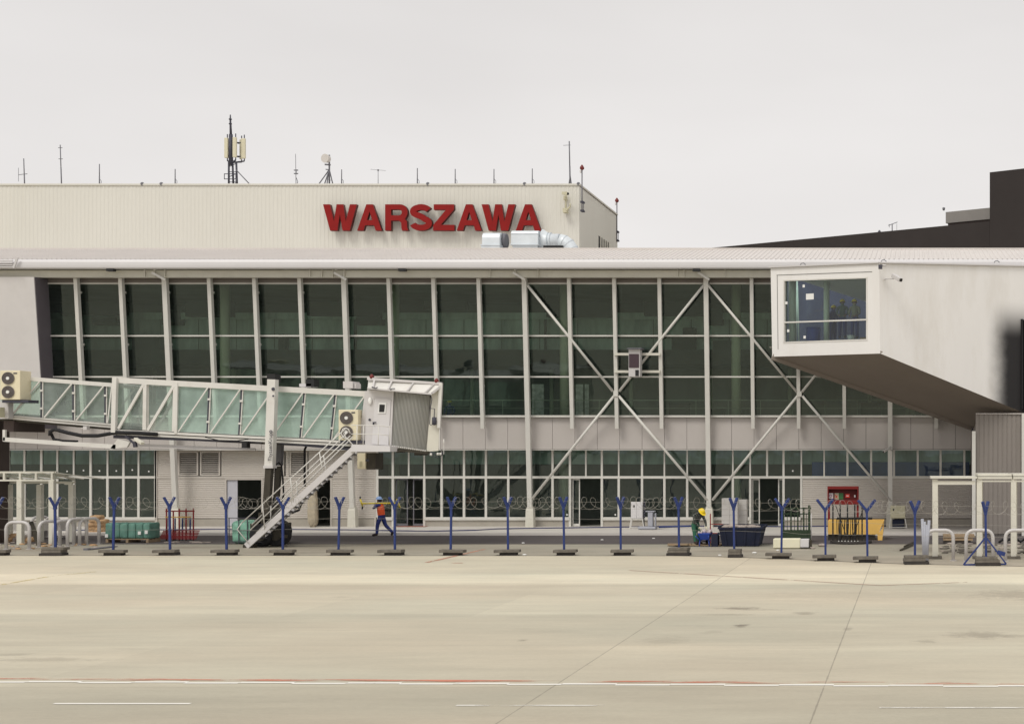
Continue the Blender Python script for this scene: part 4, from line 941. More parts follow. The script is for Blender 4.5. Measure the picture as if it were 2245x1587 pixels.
for a in (392,): b.bar(W(388,838,54.95), W(386,950,54.95), .1, .1)
jb(b, 'frame_post', M['white'])
# underside rails and cable trays below the outer tunnel
b = B(); b.bar(W(250,957,55.1), W(575,968,55.1), .1,.13); b.bar(W(612,970,55.1), W(770,984,55.1), .1,.13); jb(b, 'cable_tray', M['mast'])
b = B(); b.bar(W(300,975,55.4), W(560,985,55.4), .08,.10); b.bar(W(560,986,55.3), W(300,981,55.3), .05,.04); jb(b, 'rail_tube', M['ltgrey'])
b = B(); b.tube([W(*q,54.9) for q in ((110,955),(110,946),(120,941),(150,949),(180,955),(215,955),(255,948),(300,949),(345,952))],.075,8); b.tube([W(*q,55) for q in ((112,950),(118,963),(140,967),(170,968))],.06,8)
b.tube([W(*q,55) for q in ((450,958),(480,965),(520,966),(545,962),(560,958))],.03,6); jb(b, 'cable_loop', M['rubber'])
b = B(); b.box(X(535,55),X(546,55),54.8,55.1,Z(982,55),Z(968,55)); jb(b, 'junction_box', M['black'])
b = B(); b.box(X(182,55),X(190,55),55,55.2,Z(942,55),Z(934,55)); jb(b, 'sensor', M['ltgrey'])
# rotunda side arm at left
b = B(); b.bar(W(8,963,55), W(255,979,55), .1,.17); b.bar(W(10,942,55),W(10,966,55),.1,.1); b.slab(W(240,985,54.95),W(278,980,54.95),W(285,968,54.95),W(258,962,54.95),(0,.12,0)); jb(b, 'side_arm', M['white'])
b = B(); b.box(X(-90,56.6),X(-14,56.6),56.5,57.6,0,Z(905,55.6)); b.box(X(8,55.6),X(30,55.6),55.6,57.6,Z(946,55.6),Z(922,55.6)); jb(b, 'rotunda', M['brownb'])
b = B(); b.box(X(-10,55.3),X(22,55.3),55.2,55.5,Z(918,55.3),Z(880,55.3)); jb(b, 'end_panel', M['ltgrey'])
b = B(); b.box(X(0,55),X(7,55),54.7,55.1,Z(915,55),Z(893,55)); jb(b, 'switch_box', M['cab'])
# lifting columns
b = B(); b.bar(W(598.5,832,54.4), W(592,1022,54.4), .32,.3); jb(b, 'lift_column', M['white'])
b = B(); b.bar(W(592,1020,54.4)+Vector((0,0,.0)), W(592,1026,54.4), .38,.36); jb(b, 'column_collar', M['ltgrey'])
b = B(); b.bar(W(591,1026,54.4), W(584,1132,54.4), .24,.24); jb(b, 'inner_column', M['steelbrown'])
b = B(); b.bar(W(614,968,57.6), W(612,1020,57.6), .24,.24); jb(b, 'lift_column', M['mastg'])
b = B(); b.bar(W(611,1022,57.6), W(606,1100,57.6), .20,.20); jb(b, 'inner_column', M['steelbrown'])
b = B(); b.tube([W(*q,56.5) for q in ((604,1030),(605,1018),(611,1014),(617,1020),(620,1050),(622,1085),(614,1110),(612,1130))],.035,6); jb(b, 'hose', M['rubber'])
b = B(); b.tube([W(*q,56.5) for q in ((603,1030),(601,1080),(598,1120),(604,1150))],.02,5); jb(b, 'hose', M['rubber'])
b = B(); b.tube([W(*q,56.8) for q in ((668,1066),(668,985),(672,977))],.045,6); jb(b, 'hose', M['rubber'])
b = B(); b.tube([W(*q,55) for q in ((662,1100),(655,1118),(640,1124),(622,1122))],.05,6); jb(b, 'hose', M['rubber'])
for a, y0 in (((590,608),(820,836)),((612,631),(824,841))):
    b = B(); b.box(X(a[0],54.6),X(a[1],54.6),54.4 if a[0]<600 else 57.0,54.9 if a[0]<600 else 57.5,Z(y0[1],54.6),Z(y0[0],54.6)); jb(b, 'motor', M['black'])
b = B(); b.box(X(607,55),X(634,55),57.0,57.6,Z(848,57),Z(841,57)); jb(b, 'motor_base', M['ltgrey'])
b = B(); b.box(X(752,54.9),X(773,54.9),54.9,55.6,Z(851,54.9),Z(836,54.9)); b.box(X(774,54.9),X(778,54.9),55,55.5,Z(851,54.9),Z(840,54.9)); jb(b, 'roof_box', M['ltgrey'])
me = text_mesh('ThyssenKrupp', .21, .004, 'lettering'); o = bpy.data.objects.new('lettering', me); COL.objects.link(o); me.materials.append(M['mast']); o.parent = J
o.rotation_euler = (math.pi/2, -math.pi/2+.02, 0); o.location = W(592.5,977,54.20)-WO[J.name]
b = B(); q = W(599,853,54.22); b.disc(q,(0,-1,0),.07,12); q = W(599,868,54.2); b.disc(q,(0,-1,0),.04,10); q = W(594,946,54.2); b.disc(q,(0,-1,0),.06,12,.03); jb(b, 'column_fitting', M['mast'])
# wheel bogie
b = B(); yc = 56.0
b.bar((X(560,yc),yc,.75),(X(628,yc),yc,.75),.9,.28); b.bar(W(584,1130,54.4)+Vector((0,.2,0)),(X(590,yc),yc,.7),.3,.3); b.bar(W(606,1098,57.6),(X(600,yc),yc,.8),.3,.3)
b.box(X(566,55),X(580,55),55,55.6,.9,1.35); b.box(X(558,55),X(572,55),55,55.5,.75,1.1); jb(b, 'bogie_frame', M['steelbrown'])
for px, yw, r in ((576,54.9,.46),(609,55.0,.49),(578,56.9,.46),(611,57.0,.49)):
    b = B(); x = X(px,yw); b.tube([(x,yw-.2,r),(x,yw-.17,r),(x,yw+.17,r),(x,yw+.2,r)],[r*.88,r,r,r*.88],24); o = jb(b, 'wheel', M['rubber'])
    b = B(); b.disc((x,yw-.205,r),(0,-1,0),r*.5,16,0,.02); jb(b, 'rim', M['steelbrown'], o)
b = B(); b.bar((X(625,55),54.6,.45),(X(640,55),54.6,.42),.1,.12); jb(b, 'tow_bar', M['steelbrown'])
b = B(); b.box(X(549,54.3),X(562,54.3),54.1,54.4,0,.14); jb(b, 'foot_pad', M['steelbrown'])
b = B(); b.box(X(535,54.2),X(548,54.2),54.1,54.5,0,.12); jb(b, 'foot_pad', M['steelbrown'])
# cab
b = B(); d = 54.2
b.slab(W(786,974,54.6),W(802,974,54.6),W(811,857,54.6),W(800,857,54.6),(0,2.6,0)); jb(b, 'cab_link', M['ltgrey'])
b = B(); b.slab(W(800,980,d),W(855,989,d),W(864,858,d),W(805,854,d),(-1.0,2.6,0)); jb(b, 'cab_wall', M['ltgrey'])
b = B(); b.slab(W(815,973,d-.03),W(851,976,d-.03),W(857,876,d-.03),W(822,873,d-.03),(0,.029,0)); dr = jb(b, 'door', M['fascia'])
b = B(); c4 = [(828,906),(845,906),(847,883),(830,882)]; b.slab(*[W(*q,d-.06) for q in c4],(0,.03,0)); fr = jb(b, 'window_frame', M['paper'], dr)
b = B(); c4 = [(831,903),(842,903),(843.5,887),(832,886.5)]; b.slab(*[W(*q,d-.075) for q in c4],(0,.014,0)); jb(b, 'pane', M['black'], dr)
b = B(); q = W(821,926,d-.06); b.box(q.x-.06,q.x+.06,d-.1,d-.03,q.z-.01,q.z+.02); b.box(q.x-.06,q.x-.03,d-.1,d-.03,q.z-.09,q.z); jb(b, 'handle', M['mast'], dr)
b = B(); q = W(811,879,d-.06); b.ball((q.x,d-.05,q.z),.1,10,7,sc_=(.8,.5,1.5)); jb(b, 'lamp', M['paper'])
b = B(); q = W(810.5,920,d-.02); b.disc(q,(0,-1,0),.05,10); q = W(822,940,d-.02); b.disc(q,(0,-1,0),.03,8); jb(b, 'lock', M['mast'])
b = B(); b.slab(W(853,990,d-.06),W(857,990,d-.06),W(863,858,d-.06),W(859,858,d-.06),(0,.06,0)); b.slab(W(818,873,d-.05),W(860,876,d-.05),W(860,874.5,d-.05),W(818,871.5,d-.05),(0,.05,0)); jb(b, 'cab_trim', M['ltgrey'])
# ribbed canopy side
b = B(); n = 26; vs = []
for i in range(n*4+1):
    t = i/(n*4); c = (0,.055,.055,0)[i % 4]; bow = -.25*math.sin(t*math.pi)
    x0, y0 = L2((864,858),(943,867),t); x1, y1 = L2((857,981),(934,990),t)
    vs += [W(x0,y0,d+bow+c), W(x1,y1,d+bow+c)]
b.add(vs,[(2*i,2*i+1,2*i+3,2*i+2) for i in range(n*4)]); jb(b, 'ribbed_curtain', M['curtain'])
b = B(); b.slab(W(863,985,d+.3),W(935,992,d+.3),W(944,866,d+.3),W(866,858,d+.3),(-1.0,2.4,0)); jb(b, 'cab_core', M['mastg'])
b = B()
for i in range(17): q = W(*L2((861,978),(932,988),i/16),d-.27); b.ball((q.x,q.y,q.z),.035,6,4)
jb(b, 'curtain_ring', M['white'])
b = B(); b.bar(W(857,985,d-.1),W(940,992,d-.1),.3,.1); b.box(X(908,d),X(928,d),d,d+.6,Z(998,d),Z(991,d)); b.box(X(868,d),X(876,d),d,d+.6,Z(992,d),Z(986,d)); jb(b, 'canopy_sill', M['steelbrown'])
b = B(); b.slab(W(935,990,d-.1),W(961,988,d-.1),W(968,842,d-.1),W(946,858,d-.1),(-1.05,2.6,0)); jb(b, 'cab_front', M['cream'])
b = B(); b.bar(W(967,840,d-.15),W(962,938,d-.15),.12,.12); b.tube([W(964,940,d-.15),W(964,985,d-.15)],.02,5); jb(b, 'guide_post', M['white'])
# roof hood
b = B(); a0, a1, a2, a3 = W(806,850,d-.35), W(946,862,d-.35), W(967,842,d-.1), W(808,829,d+.1)
b.slab(a0,a1,a2,a3,(-1.05,2.6,-.08)); jb(b, 'hood', M['white'])
b = B(); b.bar(W(806,830,d-.1),W(969,841,d-.1),.12,.1); b.bar(W(947,862,d-.38),W(968,846,d-.15),.08,.08); b.bar(W(806,851,d-.38),W(947,864,d-.4),.08,.06)
for t in (.08,.32,.62,.90): b.bar(W(*L2((808,832),(968,843),t),d-.14),W(*L2((806,850),(946,862),t),d-.42),.06,.05)
jb(b, 'hood_rib', M['ltgrey'])
b = B()
for q0 in ((815,829),(957,838)): q = W(*q0,d-.1); b.tube([(q.x,q.y,q.z-.02),(q.x,q.y,q.z+.06),(q.x,q.y,q.z+.12),(q.x,q.y,q.z+.16)],[.07,.09,.06,.02],10)
jb(b, 'beacon', M['redlamp'])
b = B()
b.tube([W(*q,d-.45) for q in ((815,848),(823,851),(828,849))],.02,5); b.tube([W(*q,d-.45) for q in ((855,854),(860,852),(866,852))],.02,5)
b.tube([W(*q,d-.25) for q in ((945,868),(947,875),(944,893),(942,930),(946,932))],.018,5); b.tube([W(*q,d-.25) for q in ((943,895),(953,896),(952,915))],.018,5)
b.tube([W(*q,d-.1) for q in ((945,990),(950,1000),(960,1003),(970,997),(968,985))],.015,5); b.tube([W(*q,d-.1) for q in ((950,992),(958,998),(972,992))],.02,5); jb(b, 'cable', M['mast'])
b = B(); q = W(952,923,d-.25); b.tube([(q.x,q.y,q.z-.16),(q.x,q.y,q.z-.14),(q.x,q.y,q.z+.14),(q.x,q.y,q.z+.16)],[.03,.085,.085,.03],10); jb(b, 'cable_reel', M['mast'])
b = B()
for px, py in ((945,996),(960,995),(966,995)): q = W(px,py,d-.1); b.tube([(q.x,q.y,q.z-.05),(q.x,q.y,q.z+.05)],.05,8)
q = W(973,968,d-.1); b.tube([(q.x,q.y,q.z-.5),(q.x,q.y,q.z)],.012,5); b.ball(q,.07,8,6,sc_=(.5,.5,1.6)); jb(b, 'sensor', M['white'])
# service stair
b = B(); s0, s1 = W(775,985,53.3), W(540,1197,54.0)
b2 = B(); b2.bar(s0,s1,.06,.24); jb(b2, 'stair_stringer', M['ltgrey'])
r0, r1 = W(781,990,54.1), W(552,1200,54.8); b2 = B(); b2.bar(r0,r1,.06,.14); jb(b2, 'stair_stringer', M['ltgrey'])
n = 22
for i in range(n):
    p = s0.lerp(s1,(i+.5)/n); q = r0.lerp(r1,(i+.5)/n); b.hexa([p+Vector((-.13,0,-.07)),p+Vector((.13,0,-.07)),q+Vector((.13,0,-.07)),q+Vector((-.13,0,-.07)),p+Vector((-.13,0,-.04)),p+Vector((.13,0,-.04)),q+Vector((.13,0,-.04)),q+Vector((-.13,0,-.04))])
jb(b, 'steps', M['mastg'])
b = B()
for (u0,u1,dd) in (((757,940),(530,1146),53.3),((762,948),(552,1150),54.1),((768,955),(548,1162),53.3),((773,958),(562,1168),54.1)): b.tube([W(*u0,dd),W(*u1,dd+.5)],.022,6)
for t in (.25,.53,.8): 
    q = W(*L2((757,940),(530,1146),t),53.4); p = s0.lerp(s1,min(1,t+.06)); b.tube([q, Vector((p.x+.15,p.y,p.z+.05))],.02,6)
    q = W(*L2((762,948),(552,1150),t),54.2); p = r0.lerp(r1,min(1,t+.06)); b.tube([q, Vector((p.x+.15,p.y,p.z+.05))],.02,6)
b.tube([W(530,1146,53.8),W(520,1160,53.8),W(545,1190,53.9)],.02,6)
b.tube([W(*q,53.3) for q in ((778,980),(762,962),(752,958),(748,950),(752,940),(758,938),(764,941),(768,950)) ],.022,6)
b.tube([W(*q,53.35) for q in ((772,975),(758,958),(753,949),(758,943),(764,947))],.018,6)
jb(b, 'stair_handrail', M['white'])
b = B(); b.slab(W(768,990,53.2),W(855,990,53.2),W(855,978,53.2),W(771,974,53.2),(0,1.0,0)); jb(b, 'landing', M['fascia'])
b = B()
for y0, y1 in ((932,935),(951,954)): b.tube([W(770,y0,53.25),W(830,y0+.5,53.25),W(856,y1+1,53.25)],.018,6)
for x in (783,797,830,855): b.tube([W(x,933,53.25),W(x-1,980,53.25)],.018,6)
jb(b, 'landing_rail', M['white'])
b = B(); b.slab(W(828,990,53.7),W(853,990,53.7),W(853,976,53.7),W(828,976,53.7),(0,.4,0)); jb(b, 'door_step', M['ltgrey'])
# ---- air conditioners
def ac(px0, px1, py0, py1, d, label, fans=True, th=.7):
    t = thing('air_conditioner', tuple(W((px0+px1)/2,py1,d)), label, 'air conditioner', 'cream air conditioner units on the boarding bridge')
    x0, x1, z0, z1 = X(px0,d), X(px1,d), Z(py1,d), Z(py0,d)
    b = B(); b.box(x0,x1,d,d+th,z0,z1); b.build('casing', M['acbox'], t, bev=.02)
    if fans:
        r = min((x1-x0)*.36,(z1-z0)*.21); xc = x0+(x1-x0)*.42
        for f in (.26,.73):
            c = Vector((xc,d-.012,z0+(z1-z0)*f)); b = B(); b.disc(c,(0,-1,0),r,24,0,.02,0)
            for k_ in range(4): b.disc(c+Vector((0,-.02,0)),(0,-1,0),r*(1-.2*k_),24,r*(1-.2*k_)-.012,.012,1)
            b.disc(c+Vector((0,-.02,0)),(0,-1,0),r*.26,14,0,.03,2)
            b.build('fan_grille', [M['fan'], M['mastg'], M['paper']], t)
        b = B(); b.box(x1-.26,x1-.12,d-.014,d-.001,z1-.14,z1-.09); b.build('badge', M['mast'], t)
        b = B(); b.box(x0+.05,x1+.3,d+.05,d+th,z0-.12,z0-.01); b.build('support_frame', M['mast'], t)
    else:
        b = B(); z = z0+.1
        while z < z0+(z1-z0)*.45: b.box(x0+.1,x1-.13,d-.02,d-.001,z,z+.025); z += .045
        b.build('vent_grille', M['cab'], t)
        b = B(); b.box(x0+.34,x0+.48,d-.014,d-.001,z1-.33,z1-.25); b.build('badge', M['mast'], t)
        b = B(); b.box(x1+.002,x1+.36,d+.1,d+th+.3,z0-.02,z1); b.build('side_panel', M['steelbrown'], t)
    return t
ac(742,785,898,965,54.3,'cream air conditioner with two brown fans beside the stair top',True,.4)
ac(0,44,812,876,54.9,'cream air conditioner with two brown fans at the left picture edge')
ac(783,801,993,1028,54.5,'small cream air conditioner with a vent grille under the cab',False,.6)
t = thing('security_camera', tuple(W(300,985,54.8)), 'white camera hanging under the boarding bridge, tilted down right', 'camera', 'security cameras on the terminal')
b = B(); b.bar(W(297,962,54.6),W(313,972,54.3),.15,.12); b.build('housing', M['cream'], t, bev=.02); b = B(); b.bar(W(275,955,54.9),W(300,978,54.7),.06,.06); b.bar(W(295,968,54.7),W(297,980,54.7),.12,.12); b.build('bracket', M['mast'], t)
# ================================================================ SHELTERS
t = thing('steel_shelter', tuple(W(80,1194,56)), 'open cream steel shelter with sloping glass roof at the left edge', 'shelter')
def post(px, d, zt, w_=.2, yb=0, tt=None, m=M['cream'], nm='post'): b = B(); x = X(px,d); b.box(x-w_/2,x+w_/2,d-w_/2,d+w_/2,yb,zt); return b.build(nm, m, tt)
for px in (-52,45,115): post(px,56,Z(1054,56),.2,0,t)
for px in (-60,20,88,158): post(px,57.6,Z(1062,57.6),.2,0,t)
b = B(); x0, x1 = X(-120,56), X(120,56); b.box(x0,x1,55.95,56.05,Z(1054.5,56),Z(1051,56)); b.box(x0,x1,55.95,56.05,Z(1037,56),Z(1033,56)); 
for px in (45,115,80,10): x = X(px,56); b.box(x-.04,x+.04,55.95,56.05,Z(1051,56),Z(1037,56))
b.box(x0,X(163,57.6),57.6,57.7,Z(1060,57.6),Z(1055,57.6)); b.bar((x1,56,Z(1035,56)),(X(163,57.7),57.7,Z(1052,57.7)),.08,.08); b.box(X(118,56.8),X(160,57.6),57.5,57.6,Z(1062,57.6),Z(1057,57.6))
for k_ in range(8): x = x1-k_*.85; b.bar((x,56,Z(1036,56)),(x+1.0,57.7,Z(1050,57.7)),.04,.04)
b.build('roof_frame', M['cream'], t)
b = B(); b.quad((x0,56,Z(1034,56)+.02),(x1,56,Z(1034,56)+.02),(X(163,57.7),57.7,Z(1051,57.7)+.02),(x0,57.7,Z(1051,57.7)+.02)); b.build('roof_glass', M['glass_in'], t)
t = thing('steel_shelter', tuple(W(2150,1225,48.6)), 'open cream steel shelter with flat roof slabs at the right edge', 'shelter')
for px in (2050,2147,2222,2310): post(px,48.6,Z(1050,48.6),.19,.04,t)
for px in (2150,2225): post(px,50.4,Z(1055,50.4),.16,.04,t)
post(2052,50.2,Z(1055,50.2),.16,.04,t)
for px in (2050,2147,2222): 
    b = B(); x = X(px,48.6); b.box(x-.24,x+.24,48.4,48.8,.005,.10); b.build('base_plate', M['concbase'], t)
b = B(); b.box(X(2040,48.6),X(2142,48.6),48.4,50.6,Z(1048.5,48.6),Z(1045,48.6)); b.box(X(2055,48.6),X(2138,48.6),48.5,48.6,Z(1062,48.6),Z(1054,48.6)); b.build('roof_slab', M['cream'], t)
for a, c in ((2144,2218),(2221,2330)):
    b = B(); b.box(X(a,48.6),X(c,48.6),48.45,50.6,Z(1049.5,48.6),Z(1044.8,48.6)); b.box(X(a,48.6),X(c,48.6),48.6,50.6,Z(1043.5,48.6),Z(1038.5,48.6)); b.box(X(a,48.6),X(c,48.6),48.5,48.6,Z(1056,48.6),Z(1052.5,48.6)); b.build('roof_slab', M['cream'], t)
# ================================================================ TUBE BARRIERS
def ubar(px0, px1, pyt, pyb, label, d=None, yaw=0, r=.065):
    d = d or G(pyb); x0, x1 = X(px0,d)+r, X(px1,d)-r; z1 = Z(pyt,d)-r; w_ = x1-x0
    t = thing('tube_barrier', ((x0+x1)/2,d,0), label, 'barrier', 'bent tube barriers by the shelters')
    L_ = max(w_, .9) if yaw else w_; cr = .26
    pts = [(-L_/2,0,0),(-L_/2,0,z1-cr)]+[(-L_/2+cr-cr*math.cos(a),0,z1-cr+cr*math.sin(a)) for a in (math.pi/8*i for i in range(1,4))]+[(-L_/2+cr,0,z1),(L_/2-cr,0,z1)]+[(L_/2-cr+cr*math.sin(a),0,z1-cr+cr*math.cos(a)) for a in (math.pi/8*i for i in range(1,4))]+[(L_/2,0,z1-cr),(L_/2,0,0)]
    if yaw:
        a = math.acos(min(1, w_/L_)); pts = [(p[0]*math.cos(a), p[0]*math.sin(a)*yaw, p[2]) for p in pts]
    b = B(); b.tube([Vector(p)+WO[t.name] for p in pts], r, 10); b.build('bent_tube', M['galvtube'], t)
    b = B(); 
    for p in (pts[0], pts[-1]): q = Vector(p)+WO[t.name]; b.disc((q.x,q.y,.005),(0,0,1),.12,12,0,.015)
    b.build('foot_plate', M['galvtube'], t)
ubar(10,68,1141,1204,'wide bent tube barrier in front at the far left edge')
ubar(97,120,1139,1198,'narrow bent tube barrier just left of the second blue post',yaw=1)
ubar(129,151,1138,1197,'narrow bent tube barrier just right of the second blue post',yaw=1)
ubar(159,179,1134,1196,'narrow bent tube barrier left of the orange sacks, near the shelter post',yaw=1)
ubar(185,207,1133,1194,'narrow bent tube barrier directly beside the orange sacks',yaw=1)
ubar(79,97,1130,1178,'rear bent tube barrier seen between the shelter posts, narrow',yaw=1)
ubar(97,135,1130,1178,'rear wide bent tube barrier behind the shelter corner post')
ubar(2027,2094,1158,1229,'bent tube barrier nearest the leaning grey pipes at right')
ubar(2114,2181,1158,1230,'bent tube barrier behind the blue tripod post')
ubar(2200,2268,1158,1230,'bent tube barrier cut by the right picture edge')
# ================================================================ FENCE POSTS
def fpost(px, py, yaw, lab, slabs=1, arm=.27, hgt=2.13):
    hw = .09+.17*max(0,(48-yaw))/36; z_f = hgt-.34
    d = G(py); x = X(px,d); t = thing('fence_post', (x,d,0), lab, 'fence post', 'blue Y topped fence posts in a row')
    t.rotation_euler = (random.uniform(-.01,.01), random.uniform(-.018,.018), random.uniform(-.12,.12))
    b = B(); r = .037; z1 = z_f
    b.box(x-r,x+r,d-r,d+r,.12,z1); b.build('pole', M['blue'], t, bev=.008)
    b = B(); c, s_ = math.cos(math.radians(yaw)), math.sin(math.radians(yaw))
    for sg_ in (-1,1):
        p = Vector((x,d,z1-.03)); q = Vector((x+sg_*(hw+.02),d+sg_*.14,hgt)); b.bar(p,q,.085,.075)
    b.box(x-.05,x+.05,d-.05,d+.05,z1-.10,z1+.04); b.build('fork', M['blue'], t)
    j = random.uniform(-.12,.12); w1 = random.uniform(.4,.46)
    if slabs == 1:
        b = B(); b.box(x-w1+j,x+w1+j,d-.28,d+.1,.105,.21); b.box(x-w1+j,x+w1+j,d-.16,d+.2,.10,.17) if 0 else None; b.build('concrete_weight', M['concbase'], t, bev=.012)
        b = B(); b.box(x-.27+j/2,x+.33+j/2,d-.2,d+.2,.0,.10); b.build('rubber_foot', M['concdark'], t, bev=.01)
    else:
        w2 = .25 if slabs == 2 else .42
        for k_ in range(3):
            b = B(); jj = random.uniform(-.05,.05); ww = w2*random.uniform(.85,1.0) if k_ else w2; b.box(x-ww+jj,x+ww+jj,d-.26,d+.16,.005+k_*.1,.1+k_*.1); b.build('concrete_weight', M['concbase'] if k_ else M['concdark'], t, bev=.012)
random.seed(11)
FP = [(-5,1217,50,'leftmost fence post, only its weight shows at the picture edge',1,.2),
 (122,1217,70,'blue fence post in front of the left shelter corner',3,.2),(248,1217,48,'blue fence post in front of the green sacks',1,.25),(373,1216.5,45,'blue fence post in front of the red frame rack',1,.27),
 (497,1216.5,48,'blue fence post left of the stair foot and pale open door',1,.26),(620,1216.5,35,'blue fence post in front of the boarding bridge wheels',1,.24),(742,1216.5,48,'blue fence post in front of the dark doorway with plastic film',1,.25),
 (866,1216.5,40,'blue fence post beside the walking man with orange vest',1,.26),(988,1216.5,75,'blue fence post right of the open glass door with red mat',1,.24),(1114,1216.5,55,'blue fence post left of the first braced column pedestal',1,.25),
 (1237,1216.5,58,'blue fence post beside the dark entrance in the middle',1,.25),(1361,1216.5,52,'blue fence post left of the white cabinet on legs',1,.25),(1489,1217,75,'blue fence post left of the man with yellow helmet',3,.2),
 (1610,1221,50,'blue fence post directly in front of the blue skip',2,.26),(1713,1224,20,'blue fence post in front of the pale foam block',1,.30),(1810,1228.5,12,'blue fence post left of the red cabinet, wide fork',1,.30),
 (1902,1232,10,'blue fence post right of the yellow skip, fork spread widest',1,.32),(2006,1236,35,'blue fence post left of the leaning grey pipes',3,.28),(2162,1239,50,'blue fence post braced by a triangular tripod frame',3,.26)]
for px, py, yw, lb, sl__, am in FP: fpost(px, py, yw, lb, sl__, am)
# the tripod frame belongs to the last post
t = [o for o in bpy.data.objects if o.get('label','').startswith('blue fence post braced')][0]; d = G(1239)
b = B(); a = Vector((X(2162,d),d,.95)); l, r = Vector((X(2112,d),d-.05,.04)), Vector((X(2206,d),d-.05,.04))
b.bar(a,l,.06,.05); b.bar(a,r,.06,.05); b.bar(l,r,.05,.05,up=(0,1,0)); b.bar(a,a+Vector((.1,.9,-.92)),.06,.05); b.build('tripod_frame', M['blue'], t)
b = B(); q = Vector((X(2197,d),d-.02,Z(1212,d))); b.bar(q+Vector((-.15,0,.03)),q+Vector((.1,0,-.05)),.1,.14); b.build('clamp', M['blue'], t)
# razor wire coil and straight strands between the posts
rw = thing('razor_wire', (X(1100,50.6),50.6,1.9), 'loose coil of razor wire and thin strands strung between the blue posts', 'razor wire')
b = B(); random.seed(5); px = -20.0; seg_ = []
tops = [(X(p[0],G(p[1])), G(p[1])) for p in FP if p[0] > -50]+[(X(2300,46.1),46.1)]
pts = []
for (xa, ya), (xb, yb) in zip(tops[:-1], tops[1:]):
    nl = random.choice([4,5,6,8]); n = nl*16
    u = random.uniform(.3,1.2)
    for i in range(n):
        f = i/n; ff = f+.06*math.sin(f*math.pi*2+u); a_ = f*nl*2*math.pi
        rad = .20+.03*math.sin(i*.7+u); sag = -.05*math.sin(math.pi*f)
        pts.append((xa+(xb-xa)*ff+rad*.85*math.cos(a_), ya+(yb-ya)*f+rad*.5*math.cos(a_+.4), 1.95+sag+rad*math.sin(a_)))
b.tube(pts,.0050,3,cap=False); b.build('coil', M['wire'], rw)
b = B()
for z in (1.98,1.72,1.35,.95):
    for (xa, ya), (xb, yb) in zip(tops[:-1], tops[1:]):
        b.tube([(xa,ya,z),((xa+xb)/2,(ya+yb)/2,z-random.uniform(.01,.06)),(xb,yb,z)],.0035,3,cap=False)
b.build('strand', M['wire'], rw)
# cable along the pavement
b = B(); pts = []
for px, py in ((-80,1161),(200,1162),(480,1160),(560,1159.5),(760,1161),(860,1163),(950,1164),(1040,1162),(1090,1159),(1180,1157.5),(1300,1156),(1430,1154),(1480,1153),(1560,1153),(1700,1154),(1830,1153),(1900,1153),(2040,1152)):
    dd = (H-.145)*F/(py-CY); pts.append((X(px,dd),dd,.15))
b.tube(pts,.028,6); t_ = b.build('cable', M['cable']); tag(t_, 'long dark blue cable lying along the pale pavement edge', 'cable')
b = B(); b.tube([((X(px_,66.3)),66.2,.16+.02*i%2) for i, px_ in enumerate((1445,1470,1500,1530))],.05,6); tag(b.build('rolled_tarpaulin', M['blue']), 'blue rolled sheet lying on the pavement near the grey blocks', 'tarpaulin')
# ================================================================ SITE THINGS
def lump(b, c, sx, sy, sz, seed, n=12, m=8, mi=0, rg=.12, pw_=.6):
    random.seed(seed); base = len(b.v); c = Vector(c)
    for j in range(m+1):
        ph = -math.pi/2+math.pi*j/m
        for k_ in range(n):
            th_ = 2*math.pi*k_/n; f = 1+random.uniform(-rg,rg)
            sq = lambda v: math.copysign(abs(v)**pw_, v)
            b.v.append(c+Vector((sq(math.cos(ph)*math.cos(th_))*sx*f, sq(math.cos(ph)*math.sin(th_))*sy*f, sq(math.sin(ph))*sz*f)))
    for j in range(m):
        for k_ in range(n):
            k2 = (k_+1)%n; b.f.append([base+j*n+k_,base+j*n+k2,base+(j+1)*n+k2,base+(j+1)*n+k_]); b.m.append(mi); b.sm.append(True)
def gx(px, d): return X(px, d)
# green sacks on a pallet, left
d = 57.0
t = thing('sack_pallet', (X(279,d),d,0), 'row of dark green wrapped sacks standing on a low pallet', 'pallet load')
xs_ = [230,246,262,280,297,313,328]
for i in range(6):
    b = B(); x0, x1 = X(xs_[i],d), X(xs_[i+1],d); lump(b,((x0+x1)/2,d+.4,.50),(x1-x0)/2*1.0,.42,.33,20+i,16,12,rg=.04,pw_=.25); b.build('sack', M['green'], t)
b = B(); x0, x1 = X(232,d), X(326,d)
for k_ in range(4): b.box(x0,x1,d+k_*.25,d+k_*.25+.12,.14,.18)
for f in (0,.5,1): x = x0+(x1-x0-.1)*f; b.box(x,x+.1,d-.02,d+.9,.0,.14)
b.build('pallet', M['wood'], t)
b = B(); 
for px,py in ((234,1174),(306,1168),(321,1166)): q = W(px,py,d-.06); b.box(q.x-.06,q.x+.06,d-.085,d-.06,q.z-.07,q.z+.07)
b.build('tag', M['paper'], t)
# green mesh bag by the stairs
d = 56.2; t = thing('mesh_sack_crate', (X(530,d),d,0), 'pale green mesh wrapped bale in a wire crate left of the stair foot', 'crate')
b = B(); x0, x1 = X(505,d), X(560,d); lump(b,((x0+x1)/2,d+.45,.5),(x1-x0)/2,.45,.47,44,16,12,rg=.05,pw_=.35); b.build('bale', M['greenmesh'], t)
b = B()
for x in (x0-.05,x0+.35,x0+.7,x1): b.box(x,x+.03,d-.05,d-.02,0,1.1)
for z in (.1,.55,1.07): b.box(x0-.05,x1,d-.07,d-.05,z,z+.03)
b.build('wire_frame', M['mast'], t)
